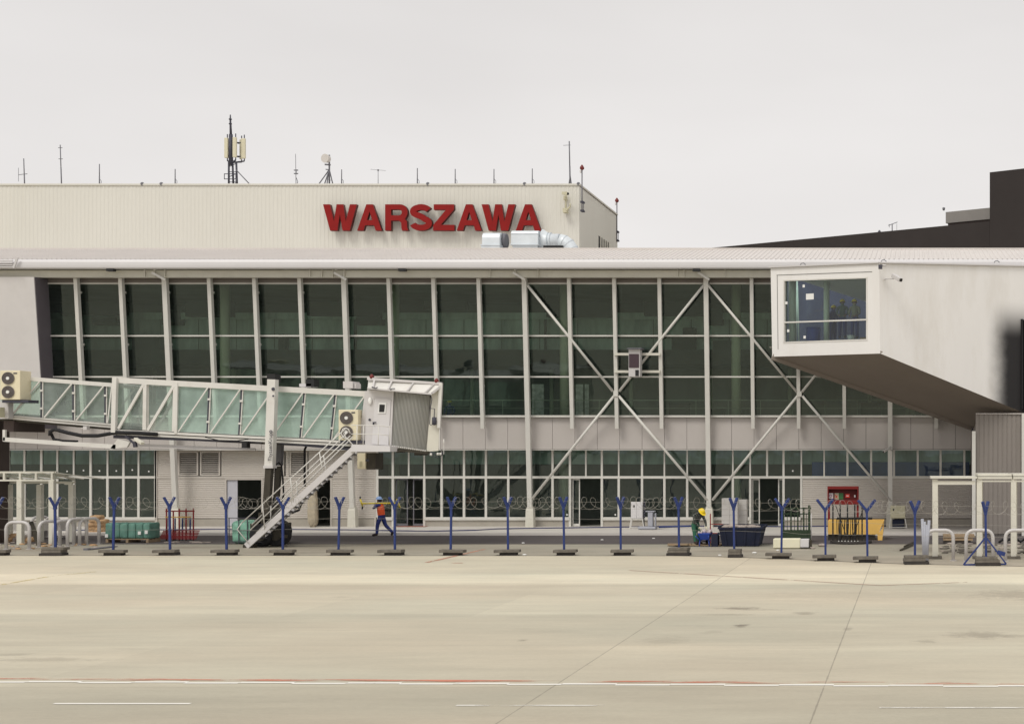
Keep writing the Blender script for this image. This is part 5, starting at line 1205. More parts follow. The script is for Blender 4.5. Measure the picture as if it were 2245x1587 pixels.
# orange sacks pile
t = thing('sack_pile', tuple(W(215,1170,62)), 'pile of orange brown sacks behind the narrow tube barriers', 'sacks')
for i,(px,py) in enumerate(((207,1166),(222,1166),(209,1158),(222,1158),(208,1150),(221,1150),(212,1141),(224,1143),(214,1134))):
    b = B(); q = W(px,py,63); lump(b,(q.x,q.y,q.z),.24,.3,.11,60+i); b.build('sack', M['sand'], t)
# small orange sacks at far left
t = thing('sack_pile', tuple(W(25,1190,57.5)), 'low pile of sandy sacks and rubble under the left shelter', 'sacks')
for i,(px,py) in enumerate(((5,1184),(22,1186),(38,1183),(52,1187),(15,1176),(34,1175),(50,1178),(66,1190))):
    b = B(); q = W(px,py,57.5+.1*(i%3)); lump(b,(q.x,q.y,max(q.z,.1)),.22,.25,.12,80+i); b.build('sack', M['sand'] if i%2 else M['dust'], t)
b = B(); b.bar(W(68,1146,56.5),W(86,1196,55.4),.14,.16); tag(b.build('dark_strut', M['steelbrown']), 'dark slanting metal strut leaning beside the left shelter post', 'strut')
b = B(); b.bar(W(20,1155,60),W(160,1152,60),.5,.35) ; tag(b.build('bench_crate', M['pave']), 'long pale bench-like crate under the left shelter', 'crate')
# red frame rack
d = 58.5; t = thing('frame_rack', (X(395,d),d,0), 'stack of red and blue tubular frames with an orange bar', 'rack')
b = B()
for px in (365,380,393,408,424):
    b.tube([(X(px,d),d,0),(X(px,d),d,Z(1114 if px != 380 else 1120,d))],.03,6)
b.tube([(X(363,d),d,Z(1120,d)),(X(426,d),d,Z(1120,d))],.03,6)
for k_ in range(7): b.bar((X(363-8,d),d-.2+k_*.05,.10+k_*.05),(X(428+8,d),d-.2+k_*.05,.10+k_*.06),.04,.04)
b.build('red_frame', M['redfr'], t)
b = B()
for px in (366,372,417,384,400): b.tube([(X(px,d+.3),d+.3,0),(X(px,d+.3),d+.3,Z(1136,d))],.03,6)
b.build('blue_frame', M['blue'], t)
b = B(); b.tube([(X(364,d),d-.05,Z(1133,d)),(X(420,d),d-.05,Z(1133,d))],.025,6); b.build('orange_bar', M['yelsk'], t)
b = B()
for k_ in range(6): 
    random.seed(k_); x = X(random.uniform(350,440),57); b.box(x,x+random.uniform(.2,.5),56.8+.1*k_,56.9+.1*k_,.02,.05)
b.build('scrap', M['dust'], t)
# pipe/box on the ground
b = B(); b.box(X(186,52.8),X(196,52.8),52.7,52.9,.0,.08); b.bar((X(192,52.9),52.9,.03),(X(250,54.6),54.6,.03),.3,.03); tag(b.build('cable_cover', M['mastg']), 'low grey ramp with dark end lying on the concrete at left', 'cable cover')
# plastic film roll at the doorway
b = B(); x = X(684,66.8); lump(b,(x,66.9,.12+.9),.22,.2,.92,91,14,10,rg=.1); tag(b.build('wrapped_column', M['film']), 'post wrapped in crumpled beige plastic film beside a dark doorway', 'wrapped post')
# trolley near bogie: small motor unit
# cabinets on legs
def cabinet(px0,px1,py0,py1,pyl,d,lab,m=M['cab']):
    t = thing('cabinet_on_legs', (X((px0+px1)/2,d),d,.12), lab, 'cabinet', 'cabinets on legs against the facade')
    x0,x1,z0,z1 = X(px0,d),X(px1,d),Z(py1,d),Z(py0,d)
    b = B(); b.box(x0,x1,d,d+.3,z0,z1); b.build('box', m, t, bev=.015)
    b = B(); b.box(x0+.02,(x0+x1)/2-.01,d-.02,d-.001,z0+.03,z1-.03); b.box((x0+x1)/2+.01,x1-.02,d-.02,d-.001,z0+.03,z1-.03); b.build('door', m, t)
    b = B()
    for dy in (.02,.26): b.bar((x0+.02,d+dy,z0),(x0-.06,d+dy,.13),.04,.04); b.bar((x1-.02,d+dy,z0),(x1+.06,d+dy,.13),.04,.04)
    b.bar((x0-.05,d+.02,.18),(x1+.05,d+.02,.18),.03,.03); b.build('leg', M['white'], t)
    b = B(); q = x0+.12; b.box(q,q+.07,d-.03,d-.02,z1-.25,z1-.15); b.build('latch', M['black'], t); return t
cabinet(1383,1409,1100,1137,1154,65.6,'white cabinet on splayed legs beside a grey bench, facade middle',M['fascia'])
c2 = cabinet(1952,1985,1108,1136,1153,65.6,'dirty cream cabinet on splayed legs at the last column base')
b = B(); b.box(X(1956,65.7),X(1983,65.7),65.75,65.9,.14,Z(1138,65.7)); o = b.build('crate', M['skip']); tag(o,'small dark blue crate under the cream cabinet legs','crate')
b = B(); x = X(1411,65.7); 
for k_ in range(6): b.tube([(x,65.7,Z(1100+k_*6,65.7)),(x+.08,65.7,Z(1103+k_*6,65.7))],.05,8)
b.tube([(x,65.8,Z(1100,65.8)),(x,65.8,.2)],.03,6); o = b.build('socket_strip', M['mast'], None); tag(o,'dark strip of sockets on the side of the white cabinet','sockets')
# grey bench
d = 64.6; t = thing('grey_bench', (X(1420,d),d,.12), 'grey plastic bench piece standing on the pavement right of the white cabinet', 'bench')
b = B(); b.box(X(1398,d),X(1437,d),d,d+.5,.14,.26); b.build('base', M['greypipe'], t, bev=.03)
b = B(); b.box(X(1419,d),X(1430,d),d+.1,d+.4,.262,.95); b.box(X(1434,d),X(1437,d),d+.1,d+.3,.262,.9); b.build('upright', M['greypipe'], t, bev=.04)
b = B(); b.box(X(1414,d),X(1434,d),d+.08,d+.45,.955,1.0); b.build('top', M['greypipe'], t, bev=.01)
# stacks of pale blocks
def blocks(px0,px1,py0,d,lab,cols,rows):
    t = thing('block_stack', (X((px0+px1)/2,d),d,.12 if d > 62 else 0), lab, 'block stack', 'stacks of pale building blocks')
    x0,x1,z1 = X(px0,d),X(px1,d),Z(py0,d); z0 = .12 if d > 62 else .004
    random.seed(px0)
    for r_ in range(rows):
        b = B()
        for c_ in range(cols):
            xa = x0+(x1-x0)*c_/cols; xb = x0+(x1-x0)*(c_+1)/cols; j = random.uniform(-.015,.015)
            b.box(xa+.004,xb-.004,d+j,d+.5+j,z0+(z1-z0)*r_/rows+.002,z0+(z1-z0)*(r_+1)/rows-.004)
        b.build('block', M['block'], t)
blocks(1582,1617,1092,62.9,'taller pale block stack behind the blue skip, left of the pair',2,6)
blocks(1619,1637,1095,63.6,'narrower greyer block stack behind the blue skip, right of the pair',1,6)
# blue skip
d = 54.7; t = thing('rubble_skip', (X(1623,d),d,0), 'dark blue tapered skip full of dusty rubble', 'skip')
x0,x1,zt_ = X(1576,d),X(1670,d),Z(1153,d)
b = B(); b.hexa([(x0+.12,d+.12,.02),(x1-.15,d+.12,.02),(x1-.15,d+1.4,.02),(x0+.12,d+1.4,.02),(x0,d,zt_-.12),(x1,d,zt_-.12),(x1,d+1.6,zt_-.12),(x0,d+1.6,zt_-.12)]); b.build('body', M['skip'], t)
b = B(); b.box(x0-.04,x1+.05,d-.05,d+.02,zt_-.118,zt_-.05); b.box(x0-.04,x1+.05,d+1.58,d+1.65,zt_-.118,zt_); b.box(x0-.04,x0+.03,d+.021,d+1.579,zt_-.118,zt_); b.box(x1-.02,x1+.05,d+.021,d+1.579,zt_-.118,zt_-.03); b.build('rim', M['skip'], t)
b = B()
for f in (.12,.36,.62,.87):
    x = x0+(x1-x0)*f; b.bar((x,d-.01,zt_-.12),(x0+.12+(x1-x0-.27)*f,d+.09,.05),.07,.04)
b.bar((x0,d+.1,.55),(x0-.28,d+.1,.2),.1,.1); b.box(x0-.3,x0-.05,d,d+.5,.0,.5); b.build('rib', M['skip'], t)
b = B(); random.seed(9)
for k_ in range(46):
    x = random.uniform(x0+.1,x1-.1); s_ = random.uniform(.06,.18); b.ball((x,d+random.uniform(.1,1.4),zt_-.10+random.uniform(0,.06)),s_,6,4,sc_=(1.3,1,.5))
b.build('rubble', M['dust'], t)
# boards on the ground by the worker
b = B(); b.box(X(1470,55.6),X(1585,55.6),54.9,55.9,.03,.06); b.box(X(1480,55),X(1510,55),54.7,55.0,.061,.11); b.box(X(1468,55.6),X(1520,55.6),55.1,55.3,.061,.10); b.bar((X(1540,55.5),55.4,.07),(X(1588,55.5),55.3,.16),.15,.02); tag(b.build('timber_boards', M['wood']), 'dirty boards lying on the concrete under the barrow', 'boards')
b = B(); x = X(1561,57); b.box(x,x+.04,56.4,56.44,.0,1.25); b.box(x,x+.55,56.4,56.43,.42,.46); b.box(x+.5,x+.54,56.4,56.44,0,.46); b.box(x,x+.55,56.4,56.43,.8,.83); tag(b.build('red_rail', M['redfr']), 'thin dark red rail standing between barrow and skip', 'rail')
# wheelbarrow
d = 55.0; t = thing('wheelbarrow', (X(1545,d),d,0), 'bright blue wheelbarrow heaped with pale rubble beside the helmeted man', 'wheelbarrow')
x = X(1545,d); b = B(); b.hexa([(x-.15,d-.1,.26),(x+.14,d-.1,.26),(x+.14,d+.4,.26),(x-.15,d+.4,.26),(x-.25,d-.28,.53),(x+.25,d-.28,.53),(x+.25,d+.6,.53),(x-.25,d+.6,.53)]); b.build('tray', M['barrow'], t, bev=.02)
b = B(); b.tube([(x-.02,d+.5,.17),(x+.04,d+.5,.17)],.17,14); b.build('wheel', M['rubber'], t)
b = B()
for s_ in (-1,1): b.tube([(x+s_*.05,d+.5,.17),(x+s_*.18,d-.1,.25),(x+s_*.26,d-.7,.45)],.022,6); b.tube([(x+s_*.18,d-.1,.25),(x+s_*.2,d-.12,.0)],.022,6); b.tube([(x+s_*.2,d-.12,.1),(x+s_*.2,d+.2,.27)],.018,6)
b.build('frame', M['barrow'], t)
b = B(); random.seed(2)
for k_ in range(16): b.ball((x+random.uniform(-.22,.22),d+random.uniform(-.2,.5),.54+random.uniform(0,.06)),random.uniform(.04,.085),6,4)
b.build('rubble', mat('pinkish rubble', (.6,.5,.5), .9, var=.3, scale=8), t)
# green frame rack
d = 57.4; t = thing('frame_rack', (X(1745,d),d,0), 'dark green steel frame rack behind the pale foam block', 'rack')
b = B()
for px in (1718,1734,1749,1762,1774): b.box(X(px,d)-.03,X(px,d)+.03,d,d+.06,0.1,Z(1112,d) if px != 1774 else Z(1107,d))
for py in (1114,1126): b.box(X(1716,d),X(1778,d),d+.06,d+.1,Z(py,d)-.03,Z(py,d)+.02)
for px in (1726,1742,1756,1768): b.box(X(px,d)-.012,X(px,d)+.012,d-.04,d,.3,Z(1126,d))
b.box(X(1716,d),X(1776,d),d-.05,d+.5,.1,.5) ; b.build('frame', M['greend'], t)
b = B(); b.box(X(1772,d),X(1777,d),d-.1,d-.03,0.0,Z(1108,d)); b.build('corner_post', M['greend'], t)
b = B(); b.tube([(X(1779,d),d-.1,0),(X(1779,d),d-.1,Z(1125,d))],.02,6); b.build('pipe', M['galvtube'], t)
# foam block
d = 53.5; t = thing('foam_block', (X(1733,d),d,0), 'long pale yellow foam block with white end lying on concrete', 'block')
b = B(); b.box(X(1695,d),X(1754,d),d,d+.5,.03,.40); b.build('foam', M['foam'], t, bev=.03)
b = B(); b.box(X(1754,d)+.003,X(1773,d),d+.02,d+.48,.06,.38); b.build('white_end', M['fascia'], t, bev=.02)
b = B(); b.box(X(1756,d),X(1779,d),d-.05,d+.6,.0,.055); b.box(X(1774,d),X(1779,d),d+.1,d+.3,.06,.35); b.build('skid', M['steelbrown'], t)
for i,(px,py,s_) in enumerate(((1781,1203,.09),(1803,1198,.14),(1705,1207,.05),(1654,1213,.07),(1578,1218,.05),(1150,1217,.06),(1147,1191,.05),(1320,1184,.05),(1433,1181,.05))):
    dd = G(py); b = B(); b.ball((X(px,dd),dd,s_*.45),s_,8,5,sc_=(1.4,1,.5)); tag(b.build('stone', M['dust'] if i < 2 else M['paper']), ['small pale stone right of the foam block','flat pale stone left of the black rod rack','tiny white scrap below the foam block','white scrap beside the stacked weights in front of the skip','white scrap left of the weights near the skip','white scrap beside the weight left of the first braced column','white scrap at the dark road edge left of centre','white scrap on the dark road before the middle entrance','white scrap on the dark road below the grey bench'][i], 'stone')
# red fire cabinet
d = 62.6; t = thing('fire_point', (X(1848,d),d,.12), 'red open fronted fire point cabinet with notices on two red legs', 'fire point')
x0,x1 = X(1814,d),X(1882,d); z0,z1 = Z(1106,d),Z(1066,d)
b = B(); b.box(x0,x1,d,d+.5,z1-.13,z1); b.box(x0,x0+.05,d,d+.5,z0,z1-.131); b.box(x1-.05,x1,d,d+.5,z0,z1-.131); b.box(x0+.051,x1-.051,d,d+.5,z0,z0+.2); b.build('housing', M['redcab'], t, bev=.01)
b = B(); b.box(x0+.051,x1-.051,d+.3,d+.35,z0+.201,z1-.131); b.build('back_panel', M['redin'], t)
for px in (1817,1880): b = B(); b.box(X(px,d)-.05,X(px,d)+.05,d+.1,d+.2,.12 if px < 1850 else .5,z0-.002); b.build('leg', M['redcab'], t)
for i,(a,c,y0,y1,m_) in enumerate(((1816.5,1826,1081,1093,'paper'),(1829,1838,1081,1094.5,'cab'),(1838.5,1848,1081,1094.5,'signgreen'),(1853,1862,1083,1091,'signred'),(1872,1875,1085,1090,'paper'))):
    b = B(); b.box(X(a,d),X(c,d),d+.26,d+.295,Z(y1,d),Z(y0,d)); o = b.build('notice', M[m_], t); WO[o.name] = WO[t.name]
    if i == 0: b = B(); b.disc(W(1821,1087,d+.255),(0,-1,0),.07,14,.045,.004); b.build('symbol', mat('pinkish ink', (.45,.2,.35), .7), o)
    if i == 1: b = B(); b.bar(W(1831,1084,d+.25),W(1836,1092,d+.25),.02,.03); b.bar(W(1831,1091,d+.25),W(1836,1086,d+.25),.02,.03); b.build('symbol', M['signred'], o)
    if i == 3: b = B(); b.box(X(1855,d),X(1860,d),d+.25,d+.258,Z(1088,d),Z(1086,d)); b.build('symbol', M['paper'], o)
# yellow skip
d = 58.6; t = thing('yellow_skip', (X(1876,d),d,0), 'faded yellow open skip with notched corner legs below the red cabinet', 'skip')
x0,x1 = X(1815,d),X(1938,d); zt_,zm = Z(1141,d),Z(1171,d)
b = B(); b.slab((x0,d,zm),(x1-.25,d,zm),(x1,d,zt_),(x0+.06,d,zt_+.05),(0,.06,0)); b.slab((x1-.26,d-.01,zm),(x1-.04,d-.01,zm),(x1-.04,d-.01,zm+.02),(x1-.26,d-.01,zm+.02),(0,.05,0)); b.slab((x1-.25,d,Z(1188,d)),(x1-.08,d,Z(1188,d)),(x1-.02,d,zm+.3),(x1-.28,d,zm-.0),(0,.06,0)); b.build('front_panel', M['yelsk'], t)
b = B(); b.slab((x0,d+1.2,zm),(x1-.25,d+1.2,zm),(x1,d+1.2,zt_),(x0,d+1.2,zt_),(0,.06,0)); b.slab((x0,d+.07,zm),(x0,d+1.19,zm),(x0,d+1.19,zt_),(x0,d+.07,zt_),(.05,0,0)); b.slab((x1-.09,d+.07,zm),(x1-.09,d+1.19,zm),(x1-.05,d+1.19,zt_),(x1-.05,d+.07,zt_),(.04,0,0)); b.build('side_panel', M['yelsk'], t)
b = B(); b.box(x0,x1-.4,d+.1,d+1.1,.02,zm+.02); b.build('chassis', M['steelbrown'], t)
# black rod rack
d = 56.6; t = thing('rod_rack', (X(1862,d),d,0), 'upright black steel rods and fence panels on a round dark base', 'rod rack')
random.seed(21); b = B()
for px in (1826,1842,1858,1874,1890): b.box(X(px,d)-.03,X(px,d)+.03,d,d+.05,.1,Z(1104,d))
b.build('tall_post', M['black'], t)
b = B()
for k_ in range(17):
    px = 1834+k_*3.0+random.uniform(-1,1); b.bar((X(px+random.uniform(-3,3),d),d+.3+random.uniform(-.2,.2),.1),(X(px,d),d+.3,Z(1136+random.uniform(-2,4),d)),.025,.035)
b.bar((X(1832,d),d+.1,Z(1108,d)),(X(1858,d),d+.1,.15),.03,.03); b.bar((X(1894,d),d+.1,Z(1112,d)),(X(1866,d),d+.1,.15),.03,.03); b.build('rod', M['black'], t)
b = B(); b.box(X(1834,d),X(1912,d),d+.1,d+.6,Z(1139,d),Z(1135,d)); b.build('top_bar', M['black'], t)
b = B(); b.tube([(X(1866,d),d+.2,.0),(X(1866,d),d+.2,.12)],.85,20); b.box(X(1820,d),X(1834,d),d-.1,d+.4,.0,.14); b.build('base', M['concdark'], t)
b = B()
for k_ in range(7): b.box(X(1838+k_*7,d-.6),X(1839.6+k_*7,d-.6),d-.62,d-.58,.13,.165)
b.build('tag', M['paper'], t)
# pipes leaning right, bars on the ground, rubble
d = 47.6; t = thing('pipe_bundle', (X(2030,d),d,0), 'bundle of grey plastic pipes standing by the right shelter post', 'pipes')
for (a,y0,c) in ((2022,1137,2026),(2027,1143,2029),(2037,1140,2031),(2032,1150,2033)):
    b = B(); b.tube([W(a,y0,d+.1),(X(c,d),d,.0)],.055,10); b.build('pipe', M['greypipe'], t)
for i,(a,b0,c,e_) in enumerate(((1983,1200,2003,1192),(1974,1208,2003,1196))):
    b = B(); q0 = gp(a,b0); q1 = gp(c,e_); b.bar((q0[0],q0[1],.04),(q1[0],q1[1],.06),.07,.06); tag(b.build('steel_bar', M['steelbrown']), ['shorter rusty bar lying behind another bar left of the grey pipes','longer rusty bar lying nearer, left of the grey pipes'][i], 'bar')
b = B(); random.seed(31)
for k_ in range(120):
    px, py = random.uniform(2062,2260), random.uniform(1187,1214); q = gp(px,py); s_ = random.uniform(.03,.10); b.ball((q[0],q[1],s_*.3),s_,6,4,mi=random.choice([0,0,0,1]),sc_=(1.8,1,.5))
tag(b.build('rubble', [M['concbase'], M['dust']]), 'scattered dark rubble under the right shelter', 'rubble', kind='stuff')
b = B(); random.seed(32)
for k_ in range(50):
    px, py = random.uniform(0,215), random.uniform(1185,1204); q = gp(px,py); s_ = random.uniform(.03,.1); b.ball((q[0],q[1],s_*.3),s_,6,4,mi=random.choice([0,1]),sc_=(1.8,1,.5))
tag(b.build('rubble', [M['dust'], M['sand']]), 'scattered sandy rubble under the left shelter', 'rubble', kind='stuff')
t = thing('pallet_stack', tuple(W(2110,1192,57)), 'low dark timber pallets under the right shelter', 'pallets')
for k_ in range(3): b = B(); b.box(X(2068,56.5),X(2128+k_*4,56.5),56.2,57.2,.02+k_*.13,.12+k_*.13); b.build('pallet', M['wood'] if k_ else M['concdark'], t)
b = B(); b.tube([(X(p_,56),56+.2*math.sin(p_),.1+.12*(i%2)) for i,p_ in enumerate(range(2190,2260,8))],.05,6); tag(b.build('black_hose', M['rubber']), 'tangled black hose under the right shelter roof', 'hose')
# ================================================================ PEOPLE
plaid = mat('dark plaid shirt', (.03,.035,.03), .9); tt = plaid.node_tree; nn = tt.nodes; ll = tt.links.new
tcq = nn.new('ShaderNodeTexCoord'); ckq = nn.new('ShaderNodeTexChecker'); ckq.inputs['Scale'].default_value = 14; ckq.inputs['Color1'].default_value = (.02,.028,.024,1); ckq.inputs['Color2'].default_value = (.11,.115,.10,1)
ll(tcq.outputs['Object'], ckq.inputs['Vector']); ll(ckq.outputs['Color'], nn['Principled BSDF'].inputs['Base Color'])
def person(loc, yaw, J_, label, shirt, trouser, helmet, vest=None, glove=None, cat='person', sc_=1.0, group=None):
    """J_: joint dict in metres; x forward, y left, z up"""
    loc = Vector(loc); t = thing('person', tuple(loc), label, cat, group); rm = Matrix.Rotation(yaw, 3, 'Z')
    g = lambda k_: Vector(J_[k_])
    vs, es, rs = [], [], []
    def add(p, r, par=None):
        vs.append(Vector(p)); rs.append(r)
        if par is not None: es.append((par, len(vs)-1))
        return len(vs)-1
    pel = add(g('pelvis'), (.145,.115)); sp1 = add(g('pelvis').lerp(g('chest'),.5), (.135,.105), pel); ch = add(g('chest'), (.165,.12), sp1)
    nk = add(g('neck'), (.062,.062), ch); hd = add(g('head'), (.092,.098), nk); ht = add(g('crown'), (.07,.075), hd)
    hz_ = (g('crown')-g('head')).normalized(); fwd = Vector(J_.get('face',(1,0,0))).normalized()
    add(g('head')+fwd*.10-hz_*.01, (.018,.018), hd)
    for s_ in 'LR':
        hp = add(g('hip'+s_), (.108,.112), pel); kn = add(g('knee'+s_), (.086,.086), hp); an = add(g('ankle'+s_), (.066,.066), kn)
        toe = add(g('toe'+s_), (.042,.035), an)
        shd = add(g('sho'+s_), (.072,.072), ch); el = add(g('elb'+s_), (.056,.056), shd); wr = add(g('hand'+s_), (.034,.036), el)
        dv = (g('hand'+s_)-g('elb'+s_)).normalized(); sd_ = dv.orthogonal().normalized() if abs(dv.z) < .9 else Vector((0,1,0)); pr_ = dv.cross(sd_).normalized()
        pm = add(g('hand'+s_)+dv*.07, (.038,.02), wr)
        for i, (off, ln) in enumerate(((-.033,.07),(-.011,.08),(.011,.075),(.033,.06))):
            f1 = add(vs[pm]+sd_*off+dv*.035, (.010,.010), pm); f2 = add(vs[f1]+dv*ln*.45+pr_*.018, (.009,.009), f1); add(vs[f2]+dv*ln*.3+pr_*.035, (.007,.007), f2)
        th1 = add(g('hand'+s_)+dv*.03+sd_*.045, (.011,.011), wr); add(vs[th1]+dv*.04+sd_*.015+pr_*.02, (.009,.009), th1)
    me = bpy.data.meshes.new('person_body'); me.from_pydata([rm@v for v in vs], es, []); ob = bpy.data.objects.new('tmp', me); COL.objects.link(ob)
    sk = ob.modifiers.new('skin','SKIN'); sk.use_smooth_shade = True
    for i, r in enumerate(rs): me.skin_vertices[0].data[i].radius = r; 
    me.skin_vertices[0].data[0].use_root = True
    ss = ob.modifiers.new('sub','SUBSURF'); ss.levels = 1; ss.render_levels = 1
    dg = bpy.context.evaluated_depsgraph_get(); bm_ = bpy.data.meshes.new_from_object(ob.evaluated_get(dg)); bpy.data.objects.remove(ob)
    body = bpy.data.objects.new('body', bm_); COL.objects.link(body); body.parent = t; bm_.name = 'body'
    bm_.materials.clear()
    for m_ in (shirt, trouser, M['skin'], M['boot'], glove or M['skin']): bm_.materials.append(m_)
    inv = rm.inverted(); P_ = {k_: Vector(v) for k_, v in J_.items()}
    segs = [('pelvis','chest',0,.16),('chest','neck',0,.12)]
    names = []
    for s_ in 'LR': names += [('hip'+s_,'knee'+s_,1),('knee'+s_,'ankle'+s_,1),('ankle'+s_,'toe'+s_,3),('sho'+s_,'elb'+s_,0),('elb'+s_,'hand'+s_,0)]
    names += [('pelvis','chest',0),('chest','neck',0),('neck','head',2),('head','crown',2)]
    ends = [(P_['hand'+s_]+(P_['hand'+s_]-P_['elb'+s_]).normalized()*.03, P_['hand'+s_]+(P_['hand'+s_]-P_['elb'+s_]).normalized()*.2, 4) for s_ in 'LR']
    S_ = [(P_[a], P_[c], m_) for a, c, m_ in names]+ends
    belt = P_['pelvis'].z+.04
    for p in bm_.polygons:
        c = inv@p.center; best = 9; mi = 0
        for a, e_, m_ in S_:
            ab = e_-a; tq = max(0, min(1, (c-a).dot(ab)/max(ab.length_squared,1e-6))); dd = (c-(a+ab*tq)).length
            if m_ in (0,) : dd -= .05 if (a == P_['pelvis'] or a == P_['chest']) else 0
            if dd < best: best = dd; mi = m_
        if mi == 0 and (c-P_['pelvis']).length < .15 and c.z < belt: mi = 1
        p.material_index = mi; p.use_smooth = True
    up_ = rm@hz_; hc = rm@g('head')+up_*.055
    # helmet: dome + brim + peak
    b = B(); fw = rm@fwd; fw = (fw-up_*fw.dot(up_)).normalized(); sd_ = up_.cross(fw)
    n, m_ = 14, 5
    for j in range(m_+1):
        ph = math.pi/2*j/m_
        for k_ in range(n):
            a = 2*math.pi*k_/n; b.v.append(hc+(fw*math.cos(a)*1.12+sd_*math.sin(a))*.125*math.cos(ph)+up_*.125*math.sin(ph))
    for j in range(m_):
        for k_ in range(n): k2 = (k_+1)%n; b.f.append([j*n+k_,j*n+k2,(j+1)*n+k2,(j+1)*n+k_]); b.m.append(0); b.sm.append(True)
    base = len(b.v)
    for rr_, dz in ((.125,0),(.150,-.012)):
        for k_ in range(n): a = 2*math.pi*k_/n; pk = .055*max(0,math.cos(a))**2 if rr_ > .13 else 0; b.v.append(hc+(fw*math.cos(a)*1.12+sd_*math.sin(a))*(rr_+pk)+up_*dz)
    for k_ in range(n): k2 = (k_+1)%n; b.f.append([base+k_,base+n+k_,base+n+k2,base+k2]); b.m.append(0); b.sm.append(True)
    b.v = [v+loc for v in b.v]; b.build('helmet', helmet, t)
    b = B()
    for s_ in (-1,1): q = loc+rm@g('head')+(rm@fwd).normalized()*.088+sd_*.034*s_+up_*.015; b.ball(q,.012,6,4)
    b.build('eyes', M['hair'], t)
    b = B(); hq = loc+rm@g('head')-(rm@fwd)*.03; b.ball(hq+up_*.01,.097,10,6,sc_=(.9,.95,.9)); 
    for s_ in (-1,1): b.ball(loc+rm@g('head')+sd_*.095*s_,.024,6,4)
    b.build('hair', M['hair'], t)
    for s_ in 'LR':
        b = B(); a, e_ = g('ankle'+s_), g('toe'+s_); q = [loc+rm@(a+Vector((0,0,.03))), loc+rm@a, loc+rm@(a.lerp(e_,.5)), loc+rm@e_]; b.tube(q,[.062,.06,.055,.045],8); b.build('boot', M['boot'], t)
    b = None
    if vest:
        b = B(); rings = 7; n = 14; pv, cv = g('pelvis'), g('chest'); ax = (cv-pv).normalized(); lat = Vector((0,1,0)); fr_ = lat.cross(ax).normalized()
        tops_ = pv.lerp(cv,.05), cv+ax*.10
        for j in range(rings):
            f = j/(rings-1); c = tops_[0].lerp(tops_[1],f); wl_ = .185+.02*math.sin(f*3.1) if f < .9 else .17; wf = .155 if f < .9 else .12
            for k_ in range(n): a = 2*math.pi*k_/n; b.v.append(loc+rm@(c+lat*math.cos(a)*wl_+fr_*math.sin(a)*wf))
        for j in range(rings-1):
            for k_ in range(n): k2 = (k_+1)%n; b.f.append([j*n+k_,j*n+k2,(j+1)*n+k2,(j+1)*n+k_]); b.m.append(0); b.sm.append(True)
        b.build('vest', vest, t)
    return t
walk = dict(pelvis=(0,0,.93),chest=(.04,0,1.33),neck=(.06,0,1.50),head=(.10,0,1.61),crown=(.10,0,1.71),face=(1,0,-.1),
  hipL=(0,.10,.90),kneeL=(.14,.10,.50),ankleL=(.16,.10,.10),toeL=(.36,.10,.045),hipR=(-.02,-.10,.90),kneeR=(-.14,-.10,.50),ankleR=(-.46,-.10,.17),toeR=(-.42,-.10,.04),
  shoL=(.05,.20,1.42),elbL=(.30,.20,1.24),handL=(.20,.10,1.42),shoR=(.04,-.20,1.42),elbR=(.28,-.22,1.22),handR=(.16,-.06,1.44))
dW = 61.4
person((X(836,dW),dW,.012), math.pi, walk, 'man walking left in orange vest, navy clothes and pale blue helmet', M['navy'], M['navy'], M['helm_b'], M['hivis'])
t = thing('marking_tool', (X(836,dW),dW,1.5), 'yellow pole with crosswise ends carried on the walking man\'s shoulder', 'pole tool')
yp = dW-.08; zp = Z(1102.5,dW)
b = B(); b.tube([(X(793,dW),yp,zp-.02),(X(872,dW),yp,zp)],.035,8); b.build('pole', M['yel'], t)
for (q0,q1) in (((790,1094),(795,1110)),((870,1094),(877,1113))): b = B(); b.tube([W(*q0,yp),W(*q1,yp)],.04,8); b.build('crosspiece', M['yel'], t)
b = B()
for q0,q1 in (((790,1094),(789.5,1088)),((795,1110),(794,1117)),((877,1113),(874,1117))): b.tube([W(*q0,yp),W(*q1,yp)],.035,8)
b.build('end_cap', M['black'], t)
bend = dict(pelvis=(-.10,0,.84),chest=(.08,0,1.16),neck=(.19,0,1.27),head=(.29,0,1.30),crown=(.36,0,1.37),face=(.6,0,-.8),
  hipL=(-.12,.10,.80),kneeL=(-.04,.14,.44),ankleL=(-.10,.16,.09),toeL=(.10,.18,.04),hipR=(-.12,-.10,.80),kneeR=(.02,-.13,.46),ankleR=(.10,-.16,.09),toeR=(.28,-.18,.04),
  shoL=(.08,.21,1.17),elbL=(.22,.26,.92),handL=(.38,.17,.72),shoR=(.08,-.21,1.17),elbR=(.18,-.26,.92),handR=(.36,-.18,.72))
dB = 55.4
person((X(1529,dB),dB-.12,.064), -.75, bend, 'man bending over the blue barrow in yellow helmet, plaid shirt and green trousers', plaid, M['greenc'], M['helm_y'], None, M['glove'])
stand = dict(pelvis=(0,0,.94),chest=(.0,0,1.34),neck=(.02,0,1.50),head=(.05,0,1.61),crown=(.05,0,1.71),face=(1,0,0),
  hipL=(0,.10,.90),kneeL=(.03,.11,.50),ankleL=(-.02,.12,.09),toeL=(.18,.13,.04),hipR=(0,-.10,.90),kneeR=(.03,-.11,.50),ankleR=(-.02,-.12,.09),toeR=(.18,-.13,.04),
  shoL=(0,.20,1.42),elbL=(.06,.25,1.14),handL=(.26,.16,1.04),shoR=(0,-.20,1.42),elbR=(.06,-.25,1.14),handR=(.26,-.16,1.04))
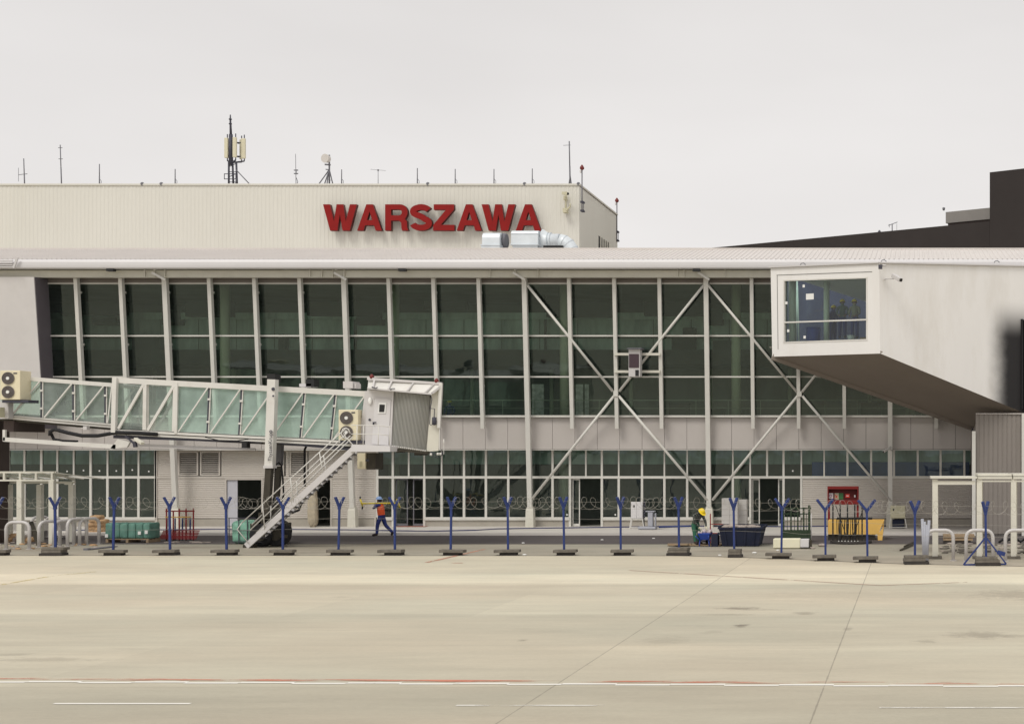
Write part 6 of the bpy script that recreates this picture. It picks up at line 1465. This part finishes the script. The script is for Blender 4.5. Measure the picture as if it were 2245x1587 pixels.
grn = mat('green grey jacket', (.10,.15,.12), .9); gr2 = mat('grey beige jacket', (.25,.24,.18), .9)
GW = 'workers inside the walkway window'
zq = zf+.02
person((X(1847,61.6),61.6,W(1847,655,61.6).z-1.80), -math.pi/2, stand, 'man in dull yellow helmet and green jacket behind the walkway window, middle of three', grn, M['navy'], M['helm_y'], None, None, group=GW)
person((X(1874,60.7),60.7,W(1874,655,60.7).z-1.80), -math.pi/2-.3, stand, 'man in bright yellow helmet and beige jacket behind the walkway window, rightmost', gr2, M['navy'], M['helm_y'], None, None, group=GW)
person((X(1826,61.9),61.9,W(1826,668,61.9).z-1.80), -math.pi/2+.8, stand, 'man in dark jacket and yellow helmet half hidden by the pale column inside', M['navy'], M['navy'], M['helm_y'], None, None, group=GW)
# workman crouching behind the upper glass
sit = dict(stand); 
person((X(986,68.2),68.2,5.46-.86), -math.pi/2, stand, 'man in yellow helmet low behind the upper glass right of the bridge cab', M['navy'], M['navy'], M['helm_y'])
# things in the walkway room
d = 61.9; t = thing('blue_drum', (X(1783,d),d,zf), 'blue plastic drum inside the walkway window', 'drum'); b = B(); x = X(1783,d); b.tube([(x,d,zf),(x,d,zf+.8)],.32,16); b.build('drum_body', M['barrow'], t); b = B(); b.tube([(x,d,zf+.8),(x,d,zf+.84)],.33,16); b.build('lid', M['blueint'], t)
d = 60.6; t = thing('white_bucket', (X(1866,d),d,zf-.1), 'white bucket on the sill inside the walkway window', 'bucket'); b = B(); x = X(1866,59.6); z0_ = W(1866,748,59.6).z; b.tube([(x,59.6,z0_-.02),(x,59.6,z0_+.24)],[.14,.17],16); b.build('bucket_body', M['paper'], t); b = B(); b.tube([(x,59.6,z0_+.225),(x,59.6,z0_+.25)],.185,16); b.build('rim', M['paper'], t)
b = B(); x = X(1893,59.2); z0_ = W(1893,748,59.2).z; b.box(x-.15,x+.2,59.1,59.4,z0_-.02,z0_+.16); tag(b.build('cardboard_box', M['sand']), 'brown cardboard box in the lower right corner of the walkway window', 'box')
